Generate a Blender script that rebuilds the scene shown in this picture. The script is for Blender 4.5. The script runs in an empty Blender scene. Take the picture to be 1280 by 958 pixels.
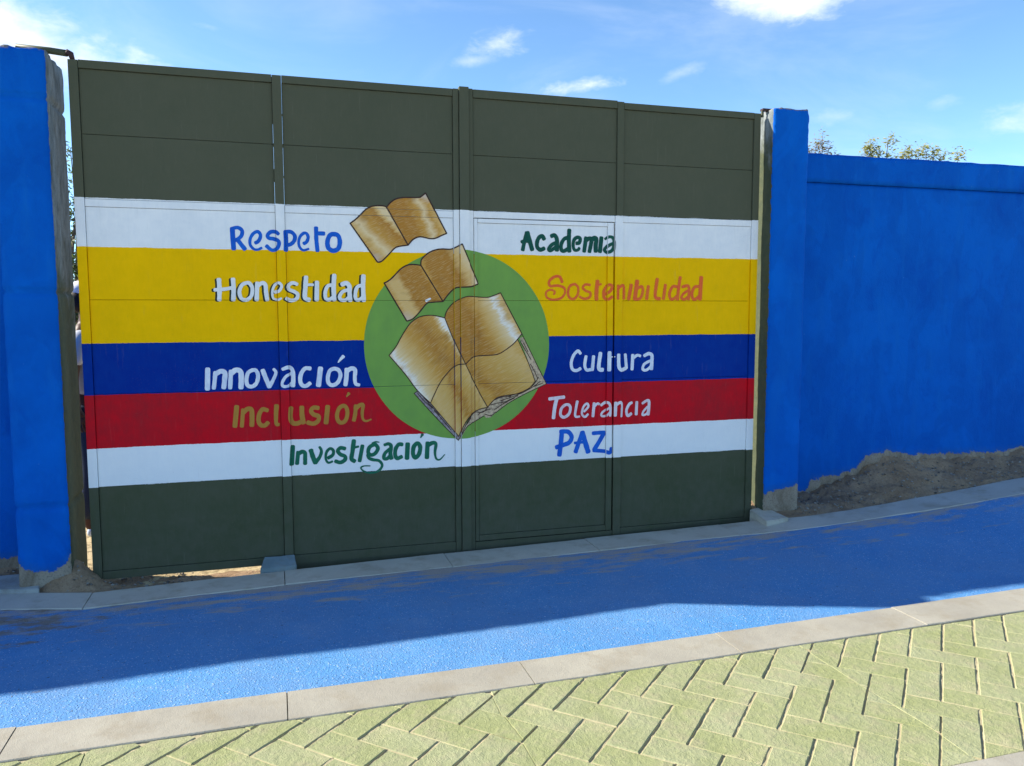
import bpy, bmesh, math, random
from mathutils import Vector, Matrix, noise
R = math.radians
random.seed(7)
sc = bpy.context.scene
C = sc.collection

# ------------------------------------------------------------------ camera
CAM = Vector((1.0722, -5.1527, 1.5879)); YAW, PITCH, ROLL, F = -.2878, -.0897, -.0020, 1000.0
_f = Vector((-math.sin(YAW)*math.cos(PITCH), math.cos(YAW)*math.cos(PITCH), math.sin(PITCH)))
_r0 = Vector((math.cos(YAW), math.sin(YAW), 0)); _u0 = _r0.cross(_f)
_r = _r0*math.cos(ROLL) + _u0*math.sin(ROLL); _u = _u0*math.cos(ROLL) - _r0*math.sin(ROLL)
cd = bpy.data.cameras.new('camera'); co = bpy.data.objects.new('camera', cd); C.objects.link(co)
M = Matrix((_r, _u, -_f)).transposed().to_4x4(); M.translation = CAM
co.matrix_world = M
cd.sensor_fit = 'HORIZONTAL'; cd.sensor_width = 36; cd.lens = F/1280*36
cd.clip_start = .05; cd.clip_end = 3000
sc.camera = co
sc.render.resolution_x, sc.render.resolution_y = 1024, 766

def ray(px, py): return _f + _r*((px-640)/F) - _u*((py-479)/F)
def G(px, py, y=0.0):                       # the point of a pixel on the vertical plane Y = y
    d = ray(px, py); return CAM + d*((y-CAM.y)/d.y)
def GZ(px, py, z=0.0):                      # the point of a pixel on the level plane Z = z
    d = ray(px, py); return CAM + d*((z-CAM.z)/d.z)

# ------------------------------------------------------------------ sun, sky, exposure
SH = Vector((1.52, -.538, -1.0))             # the way the sunlight travels
EL = math.atan2(1, math.hypot(SH.x, SH.y)); AZ = math.atan2(-SH.x, -SH.y)
sl = bpy.data.lights.new('sun', 'SUN'); sl.energy = 4.35; sl.angle = R(.55); sl.color = (1, .92, .80)
so = bpy.data.objects.new('sun', sl); C.objects.link(so)
so.rotation_euler = SH.to_track_quat('-Z', 'Y').to_euler(); so.location = (-6, 3, 8)
sc.view_settings.view_transform = 'Standard'; sc.view_settings.look = 'None'
sc.view_settings.gamma = 1; sc.view_settings.use_curve_mapping = False
sc.view_settings.exposure = 1.38

# ------------------------------------------------------------------ node helpers
class NT:
    def __init__(s, tree): s.t = tree; s.n = tree.nodes; s.l = tree.links
    def new(s, typ, **kw):
        n = s.n.new(typ)
        for k, v in kw.items(): setattr(n, k, v)
        return n
    def put(s, sock, v):
        if isinstance(v, bpy.types.NodeSocket): s.l.new(v, sock)
        elif v is not None:
            if isinstance(v, (tuple, list)) and len(v) == 3 and sock.type == 'RGBA': v = (*v, 1)
            sock.default_value = v
    def m(s, op, a, b=None, c=None, clamp=False):
        n = s.new('ShaderNodeMath', operation=op, use_clamp=clamp)
        s.put(n.inputs[0], a); s.put(n.inputs[1], b)
        if c is not None: s.put(n.inputs[2], c)
        return n.outputs[0]
    def v(s, op, a, b=None):
        n = s.new('ShaderNodeVectorMath', operation=op); s.put(n.inputs[0], a); s.put(n.inputs[1], b)
        return n.outputs['Value'] if op in ('DOT_PRODUCT', 'LENGTH') else n.outputs[0]
    def mix(s, f, a, b, blend='MIX'):
        n = s.new('ShaderNodeMix', data_type='RGBA', blend_type=blend)
        s.put(n.inputs[0], f); s.put(n.inputs[6], a); s.put(n.inputs[7], b); return n.outputs[2]
    def noise(s, vec, scale, detail=4, rough=.55, dist=0):
        n = s.new('ShaderNodeTexNoise'); s.put(n.inputs['Vector'], vec)
        n.inputs['Scale'].default_value = scale; n.inputs['Detail'].default_value = detail
        n.inputs['Roughness'].default_value = rough; n.inputs['Distortion'].default_value = dist
        return n.outputs['Fac']
    def rng(s, v, a, b, c=0., d=1., smooth=False):
        n = s.new('ShaderNodeMapRange'); n.interpolation_type = 'SMOOTHSTEP' if smooth else 'LINEAR'
        s.put(n.inputs[0], v)
        for i, x in enumerate((a, b, c, d)): s.put(n.inputs[i+1], x)
        return n.outputs[0]
    def ramp(s, fac, stops, interp='LINEAR'):
        n = s.new('ShaderNodeValToRGB'); s.put(n.inputs[0], fac); e = n.color_ramp; e.interpolation = interp
        while len(e.elements) < len(stops): e.elements.new(.5)
        for el, (p, c) in zip(e.elements, stops): el.position = p; el.color = (*c, 1)
        return n.outputs[0]
    def sep(s, v):
        n = s.new('ShaderNodeSeparateXYZ'); s.put(n.inputs[0], v); return n.outputs
    def comb(s, x, y, z):
        n = s.new('ShaderNodeCombineXYZ')
        for i, a in enumerate((x, y, z)): s.put(n.inputs[i], a)
        return n.outputs[0]
    def scale(s, v, xyz): return s.v('MULTIPLY', v, xyz)
    def obj(s): return s.new('ShaderNodeTexCoord').outputs['Object']
    def pos(s): return s.new('ShaderNodeNewGeometry').outputs['Position']

def mat(name, build, rough=.6, spec=.18):
    m = bpy.data.materials.new(name); m.use_nodes = True; t = NT(m.node_tree); b = t.n['Principled BSDF']
    out = build(t)
    if not isinstance(out, dict): out = {'color': out}
    t.put(b.inputs['Base Color'], out['color']); t.put(b.inputs['Roughness'], out.get('rough', rough))
    t.put(b.inputs['Specular IOR Level'], out.get('spec', spec))
    if 'bump' in out:
        h, st, di = out['bump']; n = t.new('ShaderNodeBump'); n.inputs['Strength'].default_value = st
        n.inputs['Distance'].default_value = di; t.put(n.inputs['Height'], h); t.l.new(n.outputs[0], b.inputs['Normal'])
    if 'metal' in out: t.put(b.inputs['Metallic'], out['metal'])
    if 'sub' in out: pass
    return m

def lin(r, g, b):
    f = lambda c: (c/255/12.92) if c/255 <= .04045 else ((c/255+.055)/1.055)**2.4
    return (f(r), f(g), f(b))

# ------------------------------------------------------------------ world
w = bpy.data.worlds.new('World'); sc.world = w; w.use_nodes = True
T = NT(w.node_tree); bg = T.n['Background']; SKY = .125
sk = T.new('ShaderNodeTexSky'); sk.sky_type = 'NISHITA'; sk.sun_disc = False
sk.sun_elevation = EL; sk.sun_rotation = AZ; sk.air_density = .55; sk.dust_density = .25; sk.ozone_density = 1.0
dirv = T.new('ShaderNodeTexCoord').outputs['Generated']
big = T.noise(dirv, 9, 7, .6, .4); fine = T.noise(T.scale(dirv, (1, 1, 2.2)), 26, 6, .62, .3)
mask = None
for px, py, a, b, tilt, dens, soft in [
        (-80, 26, 180, 46, 16, 1.0, .3), (30, 52, 92, 26, 26, 1.0, .3), (625, 52, 42, 17, -12, .8, .8),
        (733, 107, 72, 11, -8, .85, .7), (982, -4, 74, 22, 0, 1.0, .2), (1300, 146, 75, 22, -8, .6, .8),
        (848, 92, 34, 9, -25, .30, .9), (1172, 130, 24, 9, -10, .30, .9), (1040, 146, 60, 16, -3, .35, .9), (590, 76, 40, 8, -10, .4, .9),
        (262, 33, 30, 7, 12, .35, .9), (420, -260, 320, 60, 10, .9, .5), (1500, -150, 300, 70, -6, .9, .5), (-500, -200, 300, 80, 6, 1, .5)]:
    c = ray(px, py).normalized(); k = 1/F/1.05
    e1 = (_r*math.cos(R(tilt)) - _u*math.sin(R(tilt))); e1 = (e1 - c*e1.dot(c)).normalized(); e2 = c.cross(e1)
    p1 = T.m('DIVIDE', T.v('DOT_PRODUCT', dirv, tuple(e1)), a*k); p2 = T.m('DIVIDE', T.v('DOT_PRODUCT', dirv, tuple(e2)), b*k)
    r2 = T.m('SQRT', T.m('ADD', T.m('MULTIPLY', p1, p1), T.m('MULTIPLY', p2, p2)))
    front = T.m('GREATER_THAN', T.v('DOT_PRODUCT', dirv, tuple(c)), .3)
    n = T.m('ADD', T.m('MULTIPLY', T.m('SUBTRACT', big, .5), 2.2), T.m('MULTIPLY', T.m('SUBTRACT', fine, .5), 2.2))
    q = T.m('ADD', T.m('SUBTRACT', 1.0, r2), T.m('ADD', T.m('MULTIPLY', n, .55 if dens >= 1 else 1.0), .30 if dens >= 1 else 0.0))
    q = T.m('MULTIPLY', T.rng(q, -.1, soft+.75, 0, dens, True), front)
    mask = q if mask is None else T.m('MAXIMUM', mask, q)
haze = T.rng(T.noise(T.scale(dirv, (1, 1, 3)), 3.2, 6, .6, .6), .44, .80, .0, .20, True)
mask = T.m('MAXIMUM', mask, haze)
cloud = T.mix(T.rng(big, .35, .7), tuple(x/SKY for x in (.40, .45, .52)), tuple(x/SKY for x in (.50, .52, .55)))
tint = T.mix(1.0, sk.outputs[0], (.77, .98, 1.05, 1), 'MULTIPLY')
T.put(bg.inputs[0], T.mix(mask, tint, cloud)); bg.inputs[1].default_value = SKY

# ------------------------------------------------------------------ object helpers
def link(name, me, m=None, parent=None, org=None, smooth=False):
    if m is not None: me.materials.append(m)
    o = bpy.data.objects.new(name, me); C.objects.link(o)
    if parent is not None:
        root = parent; off = Vector((0, 0, 0))
        while root is not None: off += root.location; root = root.parent
        me.transform(Matrix.Translation(-off)); o.parent = parent
    elif org is not None:
        me.transform(Matrix.Translation(-Vector(org))); o.location = org
    if smooth:
        for p in me.polygons: p.use_smooth = True
    return o
def mesh(name, vs, fs):
    me = bpy.data.meshes.new(name); me.from_pydata([tuple(v) for v in vs], [], fs); me.update(); return me
def bm_link(name, bm, m, parent=None, org=None, smooth=False):
    me = bpy.data.meshes.new(name); bm.to_mesh(me); bm.free(); return link(name, me, m, parent, org, smooth)
def empty(name, loc, label, cat, group=None):
    o = bpy.data.objects.new(name, None); C.objects.link(o); o.location = loc; o.empty_display_size = .2
    return tag(o, label, cat, group)
def tag(o, label=None, cat=None, group=None, kind=None):
    if label: o['label'] = label
    if cat: o['category'] = cat
    if group: o['group'] = group
    if kind: o['kind'] = kind
    return o
def add_box(bm, a, b):
    vs = [bm.verts.new((x, y, z)) for x in (a[0], b[0]) for y in (a[1], b[1]) for z in (a[2], b[2])]
    for f in ((0, 1, 3, 2), (4, 6, 7, 5), (0, 4, 5, 1), (2, 3, 7, 6), (0, 2, 6, 4), (1, 5, 7, 3)):
        bm.faces.new([vs[i] for i in f])
    return vs
def box_bm(a, b, bev=0.0, seg=1):
    bm = bmesh.new(); add_box(bm, a, b)
    bmesh.ops.recalc_face_normals(bm, faces=bm.faces)
    if bev: bmesh.ops.bevel(bm, geom=list(bm.edges), offset=bev, segments=seg, affect='EDGES', profile=.7)
    return bm
def nz(p, s, a): return noise.noise(Vector(p)*s)*a
def fbm(p, s, a, o=4):
    v = 0; q = Vector(p)*s
    for i in range(o): v += noise.noise(q)*a; q = q*2.03 + Vector((3.1, 1.7, 5.2)); a *= .5
    return v
def tube(bm, pts, rads, seg=8, cap=True):
    rings = []; prev = None
    for i, p in enumerate(pts):
        p = Vector(p); d = (Vector(pts[min(i+1, len(pts)-1)]) - Vector(pts[max(i-1, 0)]))
        if d.length < 1e-9: d = Vector((0, 0, 1))
        d.normalize()
        if prev is None: a = d.orthogonal().normalized()
        else: a = (prev - d*prev.dot(d)); a = a.normalized() if a.length > 1e-6 else d.orthogonal().normalized()
        prev = a; b = d.cross(a)
        rings.append([bm.verts.new(p + (a*math.cos(t) + b*math.sin(t))*rads[i]) for t in [2*math.pi*k/seg for k in range(seg)]])
    for A, B in zip(rings, rings[1:]):
        for k in range(seg): bm.faces.new((A[k], A[(k+1) % seg], B[(k+1) % seg], B[k]))
    if cap and seg > 2:
        bm.faces.new(rings[0][::-1]); bm.faces.new(rings[-1])

# ------------------------------------------------------------------ materials
def paint_noise(t, vec):
    return t.noise(vec, 2.2, 5, .6), t.noise(t.scale(vec, (1, 1, .25)), 60, 3, .6), t.noise(vec, 14, 4, .6)
GREEN = (.084, .091, .057); WHITE = (.86, .86, .83); YELL = (.95, .53, .0); BLUE = (.0, .036, .27); RED = (.62, .006, .016)
def stripes(edges, seed):
    def f(t):
        o = t.obj(); p = t.v('ADD', o, (seed, 0, 0)); x, y, z = t.sep(o)
        wob = t.m('MULTIPLY', t.m('SUBTRACT', t.noise(t.scale(p, (1, 0, .3)), 5, 4, .6), .5), .012)
        wob2 = t.m('MULTIPLY', t.m('SUBTRACT', t.noise(t.scale(p, (1, 0, 1)), 70, 2, .5), .5), .004)
        zz = t.m('DIVIDE', t.m('ADD', z, t.m('ADD', wob, wob2)), 3.1)
        a, st, bl = paint_noise(t, p)
        cols = [GREEN, WHITE, RED, BLUE, YELL, WHITE, GREEN]
        base = t.ramp(zz, [(0, cols[0])] + [(e/3.1, c) for e, c in zip(edges, cols[1:])], 'CONSTANT')
        # brushwork: thin and thick coats, streaks
        thin = t.ramp(zz, [(0, (.066, .078, .040))] + [(e/3.1, c) for e, c in zip(edges, [(.80, .81, .80), (.40, .014, .022), (.0, .022, .24), (.84, .475, .0), (.74, .76, .76), (.096, .100, .064)])], 'CONSTANT')  # upper green set paler than the lower, sky gloss put into its colour
        k = t.rng(t.m('ADD', t.m('MULTIPLY', a, .6), t.m('ADD', t.m('MULTIPLY', st, .25), t.m('MULTIPLY', bl, .35))), .48, .74, 0, 1)
        col = t.mix(k, base, thin)
        dust = t.rng(t.m('ADD', z, t.m('MULTIPLY', t.m('SUBTRACT', bl, .5), .5)), .0, .35, .3, 0)
        col = t.mix(dust, col, (.13, .115, .085))
        pan = t.noise(t.scale(p, (1, 0, 1)), 1.3, 2, .5); gr = t.noise(t.scale(p, (1, 0, 1)), 120, 3, .6)
        col = t.mix(t.rng(t.m('ADD', t.m('MULTIPLY', gr, .7), t.m('MULTIPLY', a, .3)), .60, .68, 0, .22), col, (.16, .14, .11))
        col = t.mix(t.rng(t.noise(t.scale(p, (9, 0, .8)), 5, 4, .7), .60, .80, 0, .16), col, (.30, .28, .22))
        h = t.m('ADD', t.m('MULTIPLY', pan, 10.0), t.m('ADD', t.m('MULTIPLY', st, .12), t.m('MULTIPLY', bl, .10)))
        return {'color': col, 'rough': t.rng(bl, .3, .7, .50, .62), 'spec': .05, 'bump': (h, .55, .004)}
    return f
mGL = mat('gate_paint_left', stripes([.556, .786, 1.092, 1.403, 1.951, 2.232], 0))
mGR = mat('gate_paint_right', stripes([.553, .784, 1.086, 1.411, 1.957, 2.240], 11))
mBack = mat('leak_blocker_dark', lambda t: (.012, .014, .012), .8)  # for the unseen sheets added behind the gate joints
def flat_paint(c1, c2, sc_=(1, 1, 1), scale=30, lo=.35, hi=.7):
    def f(t):
        o = t.obj(); n = t.noise(t.scale(o, sc_), scale, 4, .65); n2 = t.noise(o, 9, 3)
        k = t.rng(t.m('ADD', t.m('MULTIPLY', n, .6), t.m('MULTIPLY', n2, .4)), lo, hi)
        return {'color': t.mix(k, c1, c2), 'rough': .5, 'bump': (n, .25, .001)}
    return f
mDisc = mat('disc_green_paint', flat_paint((.19, .37, .062), (.155, .31, .062), (1, 1, .4), 8, .35, .65))
mInk = mat('dark_brown_outline_paint', flat_paint((.030, .014, .010), (.07, .035, .025)))
mRoyal = mat('royal_blue_paint', flat_paint((.0, .075, .46), (.004, .155, .66), (1, 1, .5), 22))
mPine = mat('pine_green_paint', flat_paint((.0, .060, .040), (.004, .095, .06), (1, 1, .5), 22))
mPine2 = mat('bottle_green_paint', flat_paint((.002, .11, .06), (.010, .17, .09), (1, 1, .5), 22))
mWhiteP = mat('white_lettering_paint', flat_paint((.84, .84, .82), (.72, .73, .72), (1, 1, .3), 34))
mWhiteB = mat('white_paint_over_blue', flat_paint((.82, .84, .86), (.46, .55, .74), (1, 1, .25), 40, .4, .68))
mWhiteR = mat('white_paint_over_red', flat_paint((.80, .74, .75), (.66, .42, .46), (1, 1, .25), 40, .4, .7))
mOchreL = mat('ochre_lettering_paint', flat_paint((.47, .23, .035), (.40, .18, .03), (1, 1, .3), 34))
mOrange = mat('red_orange_lettering_paint', flat_paint((.80, .10, .025), (.80, .19, .02), (1, 1, .3), 34))
mShadeInk = mat('blackish_green_paint', flat_paint((.02, .035, .022), (.03, .045, .02)))
mEdge = mat('page_edge_paint', flat_paint((.60, .45, .28), (.12, .07, .06), (1, 1, 1), 55, .48, .66))
mEdgeG = mat('cover_edge_paint', flat_paint((.42, .36, .36), (.10, .07, .08), (1, 1, 1), 50, .4, .62))

def conc(c1, c2, dark=.5, sc_=1.0, bump=.5, dirt=None):
    def f(t):
        o = t.pos(); a = t.noise(o, 2.3*sc_, 6, .62); b = t.noise(o, 38*sc_, 5, .7); s = t.noise(o, 210, 2, .5)
        col = t.mix(t.rng(a, .35, .68), c1, c2)
        col = t.mix(t.rng(b, .60, .78, 0, .5), col, tuple(x*dark for x in c1))
        col = t.mix(t.rng(s, .62, .75, 0, .45), col, tuple(x*.45 for x in c1))
        if dirt:
            d = t.noise(o, 5.5, 6, .65); col = t.mix(t.rng(d, .50, .68, 0, .75), col, dirt)
        h = t.m('ADD', t.m('MULTIPLY', b, .7), t.m('MULTIPLY', s, .5))
        return {'color': col, 'rough': .9, 'spec': .2, 'bump': (h, bump, .004)}
    return f
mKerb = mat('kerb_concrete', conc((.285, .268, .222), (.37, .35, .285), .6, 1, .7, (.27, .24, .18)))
mKerbU = mat('shade_lifted_kerb_concrete', conc((.48, .44, .36), (.56, .52, .43), .6, 1, .45, (.36, .31, .23)))  # same concrete as mKerb, colour raised to lighten it in the shade
mSlab = mat('grey_slab', conc((.36, .37, .35), (.29, .31, .31), .6, 2, .5, (.20, .19, .17)))
mBlock = mat('blue_grey_block', conc((.22, .275, .29), (.15, .20, .21), .5, 3, .5, (.22, .2, .16)))
mMort = mat('footing_mortar', conc((.20, .18, .16), (.15, .13, .11), .5, 2, .8, (.10, .075, .055)))

def dirt_f(t):
    o = t.pos(); a = t.noise(o, 3.0, 7, .66); b = t.noise(o, 60, 5, .72); s = t.noise(o, 230, 2)
    v = t.new('ShaderNodeTexVoronoi'); t.put(v.inputs['Vector'], o); v.inputs['Scale'].default_value = 70
    col = t.mix(t.rng(a, .34, .66), (.27, .175, .105), (.42, .29, .18))
    col = t.mix(t.rng(b, .5, .72, 0, .65), col, (.12, .08, .05))
    col = t.mix(t.rng(v.outputs['Distance'], .10, .16, .5, 0), col, (.34, .29, .23))
    return {'color': col, 'rough': .95, 'spec': .1, 'bump': (t.m('ADD', b, t.m('MULTIPLY', s, .5)), .9, .012)}
mDirt = mat('brown_dirt', dirt_f)
def sand_f(t):
    o = t.pos(); a = t.noise(o, 1.1, 7, .66); b = t.noise(o, 45, 5, .7)
    col = t.mix(t.rng(a, .3, .7), (.42, .32, .17), (.52, .42, .25))
    col = t.mix(t.rng(t.noise(o, 16, 5, .7), .48, .62, 0, .75), col, (.16, .115, .06))
    return {'color': col, 'rough': .95, 'spec': .1, 'bump': (b, .8, .01)}
mSand = mat('dry_sand_ground', sand_f)
def asphalt_f(t):
    o = t.pos(); b = t.noise(o, 90, 4, .7); a = t.noise(o, 1.5, 5)
    col = t.mix(t.rng(a, .3, .7), (.44, .39, .31), (.50, .44, .36)); col = t.mix(t.rng(b, .5, .75, 0, .6), col, (.22, .19, .15))
    return {'color': col, 'rough': .9, 'spec': .2, 'bump': (b, .7, .006)}
mAsph = mat('pale_bounce_street', asphalt_f)  # unseen street, colour raised to bounce warm sunlight onto the gate

def path_f(t):
    o = t.pos(); x, y, z = t.sep(o)
    a = t.noise(o, 1.7, 6, .62); b = t.noise(o, 26, 5, .7); g = t.noise(o, 150, 3, .65); st = t.noise(t.scale(o, (.35, 1.6, 1)), 9, 6, .68)
    v = t.new('ShaderNodeTexVoronoi'); t.put(v.inputs['Vector'], o); v.inputs['Scale'].default_value = 85
    col = t.mix(t.rng(a, .32, .68), (.064, .230, .50), (.078, .262, .54))
    col = t.mix(t.rng(b, .48, .72, 0, .6), col, (.052, .195, .45))
    # paler stone where paint has rubbed thin; white grains paint in sun sparkle
    wear = t.m('ADD', t.m('MULTIPLY', t.noise(o, 3.2, 4, .6), .45), t.m('MULTIPLY', g, .70))
    col = t.mix(t.rng(wear, .60, .76, 0, .5), col, (.24, .38, .60))
    grain = t.m('MULTIPLY', t.rng(v.outputs['Distance'], .14, .30, 1, 0), t.rng(t.noise(o, 55, 4, .75), .47, .60, 0, .9))
    col = t.mix(grain, col, (.70, .74, .78))
    col = t.mix(t.rng(t.noise(o, 1.3, 6, .7), .42, .66, .02, .36), col, (.17, .26, .42))
    # dusty tan patches, strongest beside the upper kerb
    near = t.rng(y, -1.0, -.34, -.10, .23)
    d = t.m('ADD', st, near)
    tan = t.rng(d, .56, .70, 0, .8)
    col = t.mix(tan, col, (.42, .34, .25))
    left = t.m('MULTIPLY', t.rng(x, .9, -.3, 0, .24), t.rng(y, -1.25, -.7, .2, 1))
    d2 = t.rng(t.m('ADD', t.noise(t.scale(o, (1, 2.2, 1)), 4.2, 6, .7), left), .68, .78, 0, .85)
    col = t.mix(d2, col, (.22, .17, .11))
    pit = t.rng(t.noise(o, 60, 3, .6), .66, .72, 0, .8); col = t.mix(pit, col, (.03, .035, .05))
    h = t.m('ADD', t.m('MULTIPLY', g, .8), t.m('ADD', t.m('MULTIPLY', b, .8), t.m('MULTIPLY', t.rng(v.outputs['Distance'], 0, .5, 1, 0), .35)))
    return {'color': col, 'rough': .72, 'spec': .3, 'bump': (h, .9, .0065)}
mPath = mat('blue_path_paint', path_f)

def paver_f(t):
    o = t.pos(); a = t.noise(o, 4.5, 6, .62); b = t.noise(o, 34, 5, .7); g = t.noise(o, 190, 2, .6)
    oi = t.new('ShaderNodeObjectInfo').outputs['Random']
    col = t.mix(t.rng(a, .34, .66), (.265, .285, .14), (.325, .34, .20))
    col = t.mix(t.m('MULTIPLY', oi, .5), col, (.25, .275, .105))
    col = t.mix(t.rng(b, .55, .74, 0, .55), col, (.43, .415, .225))
    col = t.mix(t.rng(t.noise(o, 9, 5, .7), .50, .68, 0, .6), col, (.30, .275, .165))
    x, y, z = t.sep(o)
    low = t.rng(t.m('ADD', z, t.m('MULTIPLY', t.m('SUBTRACT', b, .5), .006)), -.0085, -.0055, .85, 0)
    col = t.mix(low, col, (.47, .42, .26))
    return {'color': col, 'rough': .85, 'spec': .2, 'bump': (t.m('ADD', t.m('MULTIPLY', b, 1.3), t.m('ADD', t.m('MULTIPLY', g, .5), t.m('MULTIPLY', a, 2.0))), .9, .006)}
mPaver = mat('pale_green_paving_paint', paver_f)
mJoint = mat('sandy_joint_fill', conc((.46, .41, .25), (.33, .29, .18), .5, 3, .9))

# blue painted masonry; attribute h = height above the ragged lower edge of the paint
def blue_f(side=False):
    def f(t):
        o = t.pos(); x, y, z = t.sep(o); at = t.new('ShaderNodeAttribute', attribute_name='h').outputs['Fac']
        a = t.noise(o, 1.6, 6, .65); b = t.noise(t.scale(o, (1, 1, .6)), 7, 6, .7, .6); g = t.noise(o, 90, 3, .6); e = t.noise(o, 22, 5, .7)
        col = t.mix(t.rng(a, .40, .60), (.0, .118, .53), (.0, .094, .45))
        col = t.mix(t.rng(b, .54, .70, 0, .5), col, (.002, .130, .56))
        col = t.mix(t.rng(b, .46, .34, 0, .35), col, (.0, .060, .38))
        st_ = t.noise(t.scale(o, (1, 1, .16)), 13, 5, .65); col = t.mix(t.rng(st_, .52, .66, 0, .40), col, (.004, .13, .50)); col = t.mix(t.rng(t.noise(t.scale(o, (1, 1, .5)), 2.6, 3, .5, 1.2), .50, .53, 0, .28), col, (.0, .074, .38))
        col = t.mix(t.rng(e, .70, .76, 0, .6), col, (.02, .05, .16)); col = t.mix(t.rng(t.noise(o, 31, 3, .6), .74, .78, 0, .6), col, (.10, .28, .55))
        edge = t.m('ADD', at, t.m('MULTIPLY', t.m('SUBTRACT', e, .5), .10))
        pt = t.rng(edge, -.004, .004)
        bare = t.mix(t.rng(b, .4, .65), (.33, .275, .21), (.20, .155, .11)); bare = t.mix(t.rng(g, .5, .7, 0, .6), bare, (.11, .085, .065))
        fringe = t.rng(edge, .0, .05, .55, 0)
        col = t.mix(fringe, col, (.02, .10, .30))
        if side:
            sd = t.new('ShaderNodeAttribute', attribute_name='s').outputs['Fac']      # distance on to the bare jamb side
            ol = t.new('ShaderNodeAttribute', attribute_name='ol').outputs['Fac']
            cc = t.mix(t.rng(t.noise(t.scale(o, (1, 1, .35)), 18, 5, .7), .35, .68), (.10, .115, .11), (.24, .27, .28))
            cc = t.mix(t.rng(g, .58, .72, 0, .6), cc, (.05, .05, .045))
            oc = t.mix(t.rng(e, .4, .7), (.060, .072, .045), (.085, .092, .050))
            jamb = t.mix(t.rng(t.m('ADD', ol, t.m('MULTIPLY', t.m('SUBTRACT', b, .5), 1.2)), .35, .65), cc, oc)
            k = t.rng(t.m('ADD', sd, t.m('MULTIPLY', t.m('SUBTRACT', e, .5), .050)), -.0015, .0015)
            col = t.mix(pt, bare, col); col = t.mix(k, col, jamb)
            chip = t.m('MULTIPLY', t.rng(z, 2.965, 3.0), 1.0)
            col = t.mix(t.rng(t.m('ADD', z, t.m('MULTIPLY', t.m('SUBTRACT', e, .5), .06)), 3.012, 3.020), col, (.22, .20, .18))
        else: col = t.mix(pt, bare, col)
        h = t.m('ADD', t.m('MULTIPLY', g, .35), t.m('ADD', t.m('MULTIPLY', e, .8), t.m('MULTIPLY', b, 1.2)))
        return {'color': col, 'rough': .8, 'spec': .08, 'bump': (h, .5, .008)}
    return f
mBlue = mat('blue_wall_paint', blue_f()); mBlueP = mat('blue_pillar_paint', blue_f(True))

# ------------------------------------------------------------------ the ground and the strips in front
def sheet(name, xs, ys, zf, m, kind='structure', smooth=True):
    vs = [(x, y, zf(x, y)) for y in ys for x in xs]; n = len(xs)
    fs = [(j*n+i, j*n+i+1, (j+1)*n+i+1, (j+1)*n+i) for j in range(len(ys)-1) for i in range(n-1)]
    o = link(name, mesh(name, vs, fs), m, smooth=smooth); o['kind'] = kind; return o
def frange(a, b, s):
    n = max(1, int(round((b-a)/s))); return [a+(b-a)*i/n for i in range(n+1)]
def interp(tab, x):
    if x <= tab[0][0]: return tab[0][1]
    for (a, p), (b, q) in zip(tab, tab[1:]):
        if x <= b: return p + (q-p)*(x-a)/(b-a)
    return tab[-1][1]
def link_sheet(name, vs, fs, m): return tag(link(name, mesh(name, vs, fs), m), kind='structure')
link_sheet('ground', [(-900, -900, -.15), (900, -900, -.15), (900, 900, -.15), (-900, 900, -.15)], [(0, 1, 2, 3)], mSand)
sheet('yard', [-60, -20, -8] + frange(-4, 8, .12) + [12, 20, 60], [-.02] + frange(.02, 1.6, .08) + [3, 6, 12, 40, 80],
      lambda x, y: -.064 + fbm((x, y, 0), 2.2, .012), mSand)
link_sheet('road', [(-60, -14, -.10), (60, -14, -.10), (60, -3.28, -.10), (-60, -3.28, -.10)], [(0, 1, 2, 3)], mAsph)

# kerb lines read off the photograph
KP = [(GZ(px, pb, z), GZ(px, pf, z-.004)) for px, pb, pf, z in ((750, 671, 688, .012), (850, 661, 677, .030), (935, 652, 667.5, .052), (1000, 646.5, 660.5, .078), (1060, 638, 652.5, .10), (1130, 626, 641, .125), (1205, 613, 628.5, .165), (1280, 598, 614.5, .215))]
KB = [(-9, 1.6), (-2.2, .22), (-.465, -.086), (.04, -.232), (.56, -.184), (2.13, -.083), ] + [(q.x, q.y) for q, _ in KP] + [(9.5, KP[-1][0].y), (16, KP[-1][0].y)]
KF = [(-9, 1.25), (-2.2, -.10), (-.381, -.380), (.04, -.484), (.59, -.444), (1.06, -.408), (2.07, -.376), ] + [(q.x, q.y) for _, q in KP] + [(9.5, KP[-1][1].y), (16, KP[-1][1].y)]
KZ = [(-9, .0), (2.3, .0)] + [((a.x+b.x)/2, (a.z+b.z)/2) for a, b in KP] + [(9.5, .36), (16, .7)]
print('KP', [tuple(round(v, 3) for v in (a.x, a.y, a.z, b.x, b.y, b.z)) for a, b in KP])
LB = [(-9, -1.80), (0, -1.785), (2.2, -1.782), (5.2, -1.705), (16, -1.60)]; LF = [(-9, -2.05), (.1, -2.037), (2.1, -2.018), (5, -1.972), (16, -1.87)]
kf = lambda x: interp(KF, x); kb = lambda x: interp(KB, x); kz = lambda x: interp(KZ, x); lb = lambda x: interp(LB, x); lf = lambda x: interp(LF, x)

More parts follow.
